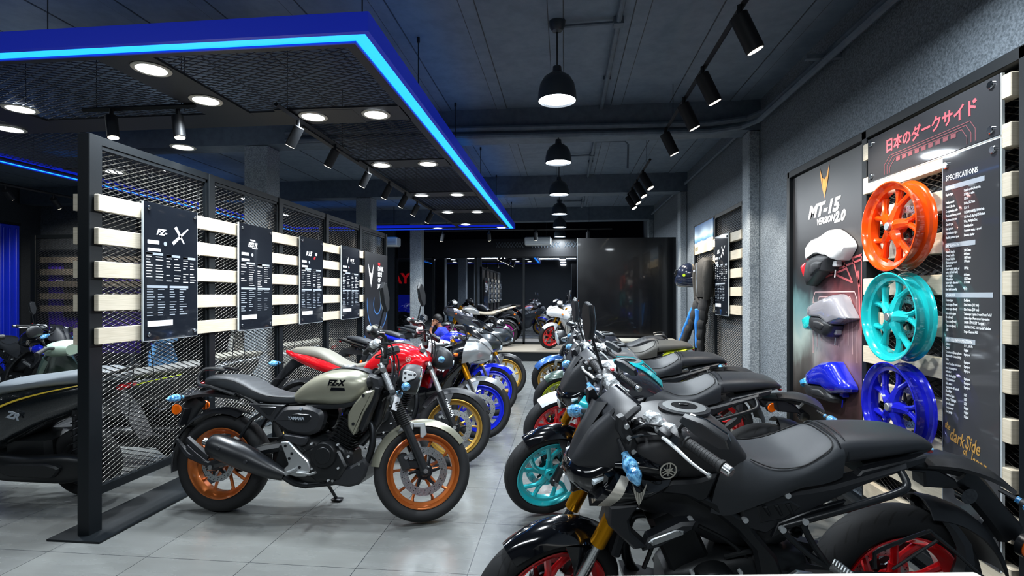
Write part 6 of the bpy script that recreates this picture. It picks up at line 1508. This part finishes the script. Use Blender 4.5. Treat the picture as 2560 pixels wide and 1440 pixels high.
    b.plate([(-.03, .27), (.06, .295), (.33, .29), (.40, .25), (.30, .21), (.02, .20)], .19, .222, bev=.01, rnd=.03)
    b.box((.3, 0, .33), (.3, .2, .18), bev=.03); b.mat(1).tube([(.40, -.05, .25), (.25, -.12, .20), (.1, -.15, .24)], .018, n=8, sub=3); b.mat(0).tube([(.16, -.17, .23), (.05, -.18, .27), (-.14, -.185, .33), (-.2, -.185, .345)], [.03, .052, .056, .03], n=14, sub=2)
    b.build('engine', ['engine', 'dark_metal'], t)
    b = MB(); b.cyl((-.02, .10, .27), (-.06, .12, .60), .014, n=8); b.tube([(-.021-.04*k/40+.022*math.cos(k), .10+.02*k/40+.022*math.sin(k), .29+.28*k/40) for k in range(41)], .005, n=5); b.build('rear_shock', 'dark_metal', t)
    b = MB(); b.tube([(-.15, .12, .80), (-.32, .09, .83), (-.36, 0, .84), (-.32, -.09, .83), (-.15, -.12, .80)], .012, n=8, sub=3); b.build('grab_rail', 'satin_black', t)
    b = MB(); b.surf([[(-.2, -.09, .66), (-.2, .09, .66)], [(-.32, -.07, .55), (-.32, .07, .55)], [(-.40, -.06, .38), (-.40, .06, .38)]], su=3, sv=2, th=.012); b.build('rear_mudguard', 'black_plastic', t)
    b = MB(); b.box((-.3, 0, .72), (.05, .13, .04), bev=.012); b.build('tail_light', 'red_lens', t)
    return t
RED = paint('red_gloss_rim', 'd3121a', .25, .3); TEAL = paint('teal_gloss', '1fb4bd', .25, .25)
GOLD = paint('gold_rim', 'b08a3e', .3, .7, .4); BLUE = paint('blue_gloss', '1426c8', .2, .25); LIME = paint('lime_rim', 'b9c41c', .3, .2, .5)
COPPER = paint('copper_rim_paint', 'b5622a', .3, .6, .5); OLIVE = paint('matte_olive_silver', '8d8c7c', .36, .55, .15)
SILVER = paint('silver_paint', 'a9adb0', .25, .6); WHITE = paint('white_paint', 'dfe3e8', .2, 0); GREY = paint('dark_grey_paint', '3a3f44', .3, .4)
REDP = paint('red_paint', 'cf0f1c', .18, .15); BLKP = paint('deep_black_paint', '08090d', .12, .2); GUN = paint('gunmetal_paint', '4b4e58', .25, .6)
GREEN = paint('dark_green_paint', '35463f', .3, .4); SBLUE = paint('steel_blue_paint', '2f5fa6', .3, .4); MAG = paint('magenta_rim', 'b0249a', .3, .3)
KHAKI = mat('khaki_seat', '77746a', .5, bump=.2, bscale=900); BRSEAT = mat('brown_grey_seat', '575550', .5, bump=.2, bscale=900)
GR = 'motorcycles in the right hand row'; GL = 'motorcycles in the left hand row'
moto_mt('black naked motorcycle nearest the viewer, glossy red wheels and gold fork', (1.27, 2.21), (-.071, 2.05), 7.5, 22, 1.02,
    dict(tank='tank_matte', panel='gloss_black', scoop='gloss_black', scoop_band='logo_silver', fender='gloss_black', rim=RED, rim_r=RED, fork='usd', mr=75), GR)
moto_mt('dark naked motorcycle with turquoise wheels and turquoise trim along its tank', (1.25, 3.48), (-.11, 3.44), 7.5, 22, 1.02,
    dict(tank=GUN, tank_trim=TEAL, panel=GUN, scoop=TEAL, fender='gloss_black', rim=TEAL, rim_r=TEAL, fork='usd', mr=75), GR)
moto_mt('naked motorcycle with red front wheel, white mudguard and silver tank', (1.28, 4.66), (-.08, 4.6), 7.5, 22, 1.02,
    dict(tank=SILVER, panel=SILVER, scoop=TEAL, fender=WHITE, rim=RED, rim_r=RED, fork='usd', mr=75), GR)
moto_mt('naked motorcycle with lime yellow wheel and dark green mudguard', (1.3, 5.8), (-.05, 5.85), 7.5, 22, 1.02,
    dict(seat=BRSEAT, tail=LIME, tank=GUN, panel=GUN, scoop=GREEN, fender=GREEN, rim=LIME, rim_r=LIME, fork='usd', mr=75), GR)
moto_fzx('retro motorcycle with blue mudguard and gold wheel, last of the right row', (1.2, 7.2), (-.15, 7.3), 7, 22, 1.02,
    dict(tank=SBLUE, fender=SBLUE, rim=GOLD, rim_r=GOLD, fork='tele'), GR)
moto_fzx('olive silver retro motorcycle with copper wheels, nearest of the left row', (-2.281, 3.273), (-.915, 3.254), 6, 26, 1.03,
    dict(tank=OLIVE, fender=OLIVE, rim=COPPER, rim_r=COPPER, fork='tele', txt=1), GL)
moto_fz('red naked motorcycle with gold wheels and grey seat', (-2.32, 4.47), (-.91, 4.33), 6, 20, 1.045,
    dict(tank=REDP, seat=KHAKI, fender='black_plastic', rim=GOLD, rim_r=GOLD, fork='tele'), GL)
moto_r15('faired sports motorcycle with silver nose, black flanks and bright blue front wheel', (-2.18, 5.3), (-.82, 5.15), 6, 14, 1.02,
    dict(tank=WHITE, upper=BLKP, flank=SILVER, lower=BLKP, stripe=BLUE, text='R15M', nose=SILVER, fender=SILVER, rim=BLUE, rim_r=BLUE, tail=BLKP, fork='usd'), GL)
moto_r15('blue faired sports motorcycle, second from the far end of the left row', (-2.2, 6.3), (-.85, 6.15), 6, 14, 1.02,
    dict(tank=BLUE, upper=GREY, lower=BLUE, stripe=SILVER, nose=GREY, fender=BLUE, rim=BLUE, rim_r=BLUE, tail=BLUE, fork='usd'), GL)
moto_r15('dark grey faired sports motorcycle with gold wheels, farthest of the left row', (-2.18, 7.35), (-.82, 7.26), 6, 14, 1.02,
    dict(tank=GREY, upper=GREY, lower=GREY, stripe=GUN, nose=GREY, fender='black_plastic', rim=GOLD, rim_r=GOLD, tail=GREY, fork='usd'), GL)
# ================================================================ back of the showroom and left side
t = thing('display_partition', 'tall glossy black partition panel at the back right', 'partition', (1.07, 9.2, 0))
b = MB(); b.box((0, 0, 1.22), (1.68, .08, 2.44), bev=.004); b.build('panel', 'glossy_panel', t)
b = MB(); b.box((-.843, -.03, 1.22), (.006, .03, 2.44)); b.build('edge_strip', 'grey_print', t)
t = thing('counter', 'long cream counter in front of the glossy black partition', 'counter', (1.1, 8.75, 0))
b = MB(); b.box((0, 0, .34), (1.36, .42, .68), bev=.004); b.build('body', 'cream_paint', t); b = MB(); b.box((0, 0, .70), (1.42, .48, .04), bev=.006); b.build('countertop', 'cream_paint', t)
# solid glowing stand-in for a sign's reflection in the door glass
t = thing('reflected_sign', 'red lettering standing in for a sign reflected in the glass door by the far column', 'sign', (-5.2, 15.2, 1.55), 0)
b = MB(); b.box((.35, .08, -.15), (1.7, .1, 1.7)); b.build('panel', mat('reflection_panel', '15171c', .4), t)
b = MB(); b.text('MAY', facing((0, -1, 0), (-.28, .02, .25)), size=.42, ext=.01, bold=.012); b.build('lettering', mat('red_reflection_letters', 'e01018', .4, emit='e01018', estr=.9), t)
b = MB(); b.box((.35, .02, -.35), (1.3, .02, .5)); b.build('reflected_blue_band', mat('blue_reflection_band', '1a2ee0', .4, emit='1428d8', estr=.35), t)
# boxes under the ceiling by the window
for i, (x, y, z) in enumerate(((-3.95, 11.2, 2.62), (-.62, 12.4, 2.72))):
    t = thing('air_conditioner', ['pale grey air unit hanging left of the far column', 'pale grey air unit hanging over the window platform'][i], 'air unit', (x, y, z))
    b = MB(); b.box((0, 0, 0), (.62, .3, .2), bev=.02); b.build('casing', 'acrylic_edge', t); b = MB(); [b.box((0, -.152, -.06+.03*k), (.55, .006, .008)) for k in range(4)]; b.build('louvre', 'grey_print', t)
    b = MB(); b.tube([(.2, 0, .1), (.2, 0, CH-z)], .01, n=6); b.build('bracket', 'satin_black', t)
# motorcycles on the platform
p2 = moto_r15('white faired sports motorcycle with red wheels on the window platform', (.92, 12.3), (-.35, 11.85), 6, 16, 1.0,
    dict(tank=WHITE, upper=WHITE, lower=SILVER, stripe=WHITE, nose=WHITE, fender=WHITE, rim=RED, rim_r=RED, tail=WHITE, fork='usd', wrap=1, mirrors=False, text='YZF-R15', textm='satin_black'), 'sports motorcycles on the window platform')
p2.location.z = .224
p1 = moto_r15('grey faired sports motorcycle with magenta wheels on the window platform', (-1.42, 12.3), (-2.75, 12.05), 6, 10, 1.0,
    dict(tank=SILVER, upper=GUN, lower=GREY, stripe=GUN, nose=GUN, fender=GREY, rim=MAG, rim_r=MAG, tail=paint('champagne_paint', 'b9b0a0', .3, .3), seat=mat('beige_seat', 'b3aa9a', .5), fork='usd', wrap=1, mirrors=False), 'sports motorcycles on the window platform')
p1.location.z = .224
# ---------------------------------------------------------------- left side beyond the partition
t = thing('cabinet', 'tall deep blue ribbed steel cabinet at the far left edge', 'cabinet', (-9.5, 7.76, 0))
b = MB(); b.box((0, 0, 1.31), (.7, .30, 2.62), bev=.01); [b.box((.355, -.11+.1*k, 1.31), (.03, .03, 2.5), bev=.008) for k in range(3)]; [b.box((-.3+.11*k, -.155, 1.31), (.035, .03, 2.5), bev=.008) for k in range(6)]; b.build('body', mat('blue_enamel', '1430d8', .35), t)
b = MB(); b.box((0, 0, 2.64), (.72, .33, .04)); b.build('top', 'frame_black', t)
t = thing('mesh_partition', 'smaller mesh stand with purple banner seen past the near post', 'partition', (0, 0, 0))
for x in (-8.74, -7.75, -6.76):
    b = MB(); b.box((x, 7.8, 1.22), (.09, .08, 2.44), bev=.004); b.build('post', 'frame_black', t)
b = MB(); b.box((-7.75, 7.8, 2.41), (1.95, .07, .06)); b.box((-7.75, 7.8, .3), (1.95, .06, .05)); b.box((-7.75, 7.8, .008), (2.1, .34, .014)); b.build('rail', 'frame_black', t)
b = MB(); n0 = b.n(); strands(b, 0, -8.70, -6.8, .33, 2.37); b.xf(n0, Matrix(((0, 1, 0, 0), (1, 0, 0, 7.8), (0, 0, 1, 0), (0, 0, 0, 1)))); b.build('mesh_panel', ['mesh_black_and_shaded', 'mesh_black_and_shaded'], t)
for k in range(5):
    b = MB(); b.box((-7.75, 7.86, 2.03-.2018*k), (1.95, .03, .1)); b.build('slat', mat('taupe_slat', '6f6a62', .5), t)
    b = MB(); b.box((-8.08, 7.93, 1.93-.2018*k), (.52, .03, .1)); b.build('dark_insert', 'canopy_black', t)
t = thing('banner', 'purple banner with white lettering hung behind the smaller mesh stand', 'banner', (-7.6, 8.0, 1.25))
b = MB(); b.box((0, 0, 0), (2.2, .02, 1.55)); b.build('sheet', mat('violet_print', '5236c4', .5, emit='3a22b0', estr=.0), t)
b = MB(); b.text('TRACER', facing((0, -1, 0), (-.98, -.012, .36)), size=.12, ext=.001, shear=.3, bold=.004); b.text('CES', facing((0, -1, 0), (.35, -.012, .3)), size=.11, ext=.001, shear=.3, bold=.004); b.build('lettering', 'white_print', t)
GS = 'scooters behind the mesh partition'
LG = paint('lime_paint', 'c6dc14', .3, 0); YL = paint('gold_stripe', 'd8b83c', .3, 0)
scooter('black scooter with gold stripe parked at the left edge, nearest the viewer', (-3.42, 3.44), (-4.82, 3.36), 5, 0, 1.12, dict(body=paint('ink_paint', '0e1418', .28, .2), seat=mat('slate_seat', '6d757b', .45, bump=.2, bscale=900), stripe=YL, rim='satin_black', text='ZR'), GS)
scooter('dark scooter with grey seat and lime stripe behind the first mesh panel', (-3.40, 4.30), (-4.67, 4.20), 5, 0, 1.03, dict(head=mat('sage_cowl', '8fa394', .4), apron=GREEN, body=paint('ash_paint', '2a2d2e', .3, .2), seat=mat('grey_seat', '5d5d5a', .5, bump=.2, bscale=900), stripe=LG, rim='satin_black', text='ZR'), GS)
scooter('scooter with sky blue front and pale seat behind the second mesh panel', (-3.5, 5.6), (-4.75, 5.5), 5, 0, 1.02, dict(apron=paint('sky_paint', '5a94c8', .3, .1), head=paint('sky_paint', '5a94c8', .3, .1), body=paint('ash_paint', '2a2d2e', .3, .2), seat=mat('sand_seat', '8a8678', .5, bump=.2, bscale=900), stripe='white_print', rim='satin_black'), GS)
scooter('light grey scooter with pale seat behind the third mesh panel', (-3.45, 6.9), (-4.7, 6.8), 5, 0, 1.02, dict(body=paint('pale_paint', '9b9b94', .3, .1), seat=mat('sand_seat', '9a9688', .5), stripe='white_print', rim='satin_black'), GS)
moto_mt('black naked motorcycle with blue accents at the far left', (-7.2, 5.75), (-5.87, 5.55), 6, 8, 1.0, dict(tank=BLKP, tank_trim=BLUE, panel=BLKP, scoop=BLUE, fender=BLKP, rim=BLUE, rim_r=BLUE, fork='usd', forkm='satin_black'), None)
# ---------------------------------------------------------------- desk at the lower right edge
t = thing('desk', 'white desk whose far edge shows along the bottom right', 'desk', (.60, 1.022, 0), .12)
b = MB(); b.box((0, 0, .735), (.96, .70, .03), bev=.004); b.build('desktop', 'white_desk', t)
for sx in (1, -1):
    for sy in (1, -1): b = MB(); b.box((sx*.44, sy*.30, .36), (.045, .045, .72)); b.build('leg', 'frame_black', t)
# ---------------------------------------------------------------- crouching person
per = thing('person', 'person in a blue shirt crouching near the far column, one hand to the head', 'person', (-2.42, 10.75, 0), PI)
SK = mat('skin', '8a5a40', .55)
def skin_fig(name, pts, edges, m_, parent, sub=2, root=0):
    me = bpy.data.meshes.new(name); me.from_pydata([p[:3] for p in pts], edges, []); o = bpy.data.objects.new(name, me); COL.objects.link(o); o.parent = parent
    o.modifiers.new('skin', 'SKIN'); me_sv = o.data.skin_vertices[0].data
    for v, p in zip(me_sv, pts): v.radius = (p[3], p[4] if len(p) > 4 else p[3])
    me_sv[root].use_root = True
    s_ = o.modifiers.new('sub', 'SUBSURF'); s_.levels = sub; s_.render_levels = sub
    me.materials.append(m_)
    for p in me.polygons: p.use_smooth = True
    return o
# crouch: hips over the heels, back bent forward (person faces +x of its own space)
P = [(-.05, 0, .30, .15, .13), (.02, 0, .44, .14, .12), (.10, 0, .58, .15, .12), (.16, 0, .70, .13, .10), (.19, 0, .77, .055), (.22, 0, .83, .052), (.25, 0, .91, .085, .095), (.26, 0, .97, .07, .08),
     (.14, .17, .70, .06), (.14, -.17, .70, .06), (.30, .20, .56, .045), (.36, .15, .68, .035), (.31, .11, .82, .028), (.30, -.22, .52, .045), (.42, -.16, .40, .034), (.50, -.12, .36, .026),
     (-.02, .11, .28, .09), (.30, .17, .44, .075), (.14, .14, .10, .05), (.24, .14, .03, .035), (-.02, -.11, .28, .09), (.30, -.15, .42, .075), (.14, -.13, .10, .05), (.24, -.13, .03, .035)]
E = [(0, 1), (1, 2), (2, 3), (3, 4), (4, 5), (5, 6), (6, 7), (3, 8), (8, 10), (10, 11), (11, 12), (3, 9), (9, 13), (13, 14), (14, 15), (0, 16), (16, 17), (17, 18), (18, 19), (0, 20), (20, 21), (21, 22), (22, 23)]
body = skin_fig('body', P, E, SK, per)
sh = [(.00, 0, .40, .155, .135), (.02, 0, .46, .155, .135), (.10, 0, .58, .165, .135), (.16, 0, .70, .145, .115), (.185, 0, .755, .075), (.14, .17, .70, .075), (.14, -.17, .70, .075), (.24, .19, .61, .06), (.24, -.20, .59, .06)]
skin_fig('shirt', sh, [(0, 1), (1, 2), (2, 3), (3, 4), (3, 5), (3, 6), (5, 7), (6, 8)], mat('royal_blue_shirt', '2436c0', .7), per)
tr = [(-.05, 0, .31, .165, .14), (-.02, .11, .28, .10), (.30, .17, .44, .088), (.15, .14, .12, .06), (-.02, -.11, .28, .10), (.30, -.15, .42, .088), (.15, -.13, .12, .06)]
skin_fig('trousers', tr, [(0, 1), (1, 2), (2, 3), (0, 4), (4, 5), (5, 6)], mat('dark_trousers', '1c1d22', .8), per)
b = MB(); b.ball((.235, 0, .965), (.10, .088, .085), 18, 12); b.ball((.20, 0, .93), (.075, .082, .085), 16, 10); b.build('hair', mat('black_hair', '0e0d0d', .55, bump=.6, bscale=150), per)
b = MB(); [b.ball((.338, s*.033, .925), (.012, .013, .009), 8, 6) for s in (1, -1)]; b.mat(1).tube([(.335, 0, .93), (.352, 0, .905), (.338, 0, .893)], [.010, .014, .012], n=8); b.mat(2).tube([(.335, .025, .872), (.343, 0, .870), (.335, -.025, .872)], .006, n=6)
b.build('face', ['white_print', SK, mat('lips', '6e3a34', .5)], body)
for (w, fx) in (((.31, .11, .82), 1), ((.50, -.12, .36), -1)):
    b = MB(); w = Vector(w); d = (Vector((-.10, -.05, .13)) if fx > 0 else Vector((.12, .03, -.09))).normalized(); s_ = d.orthogonal().normalized() if fx < 0 else Vector((.75, 0, .55)).normalized()
    b.tube([w-d*.02, w+d*.03, w+d*.09], [.026, .036, .034], n=10, flat=.55, sub=2, up=s_.cross(d))
    for k, L_ in enumerate((.062, .075, .07, .055)):
        q = w+d*.088+s_*(.027-.018*k); b.tube([q, q+d*L_*.5+s_*(.012-.008*k), q+d*L_+s_*(.018-.012*k)], [.0095, .009, .0065], n=7, sub=2)
    q = w+d*.03+s_*.03; b.tube([q, q+s_*.03+d*.025, q+s_*.035+d*.055], [.011, .0105, .007], n=7, sub=2)
    b.build('hand', SK, body)
b = MB(); w = Vector((.325, .12, .785)); d = Vector((-.05, -.04, .14)).normalized(); b.cyl(w-d*.012, w+d*.012, .034, n=14); b.build('wristwatch', 'chrome', per)
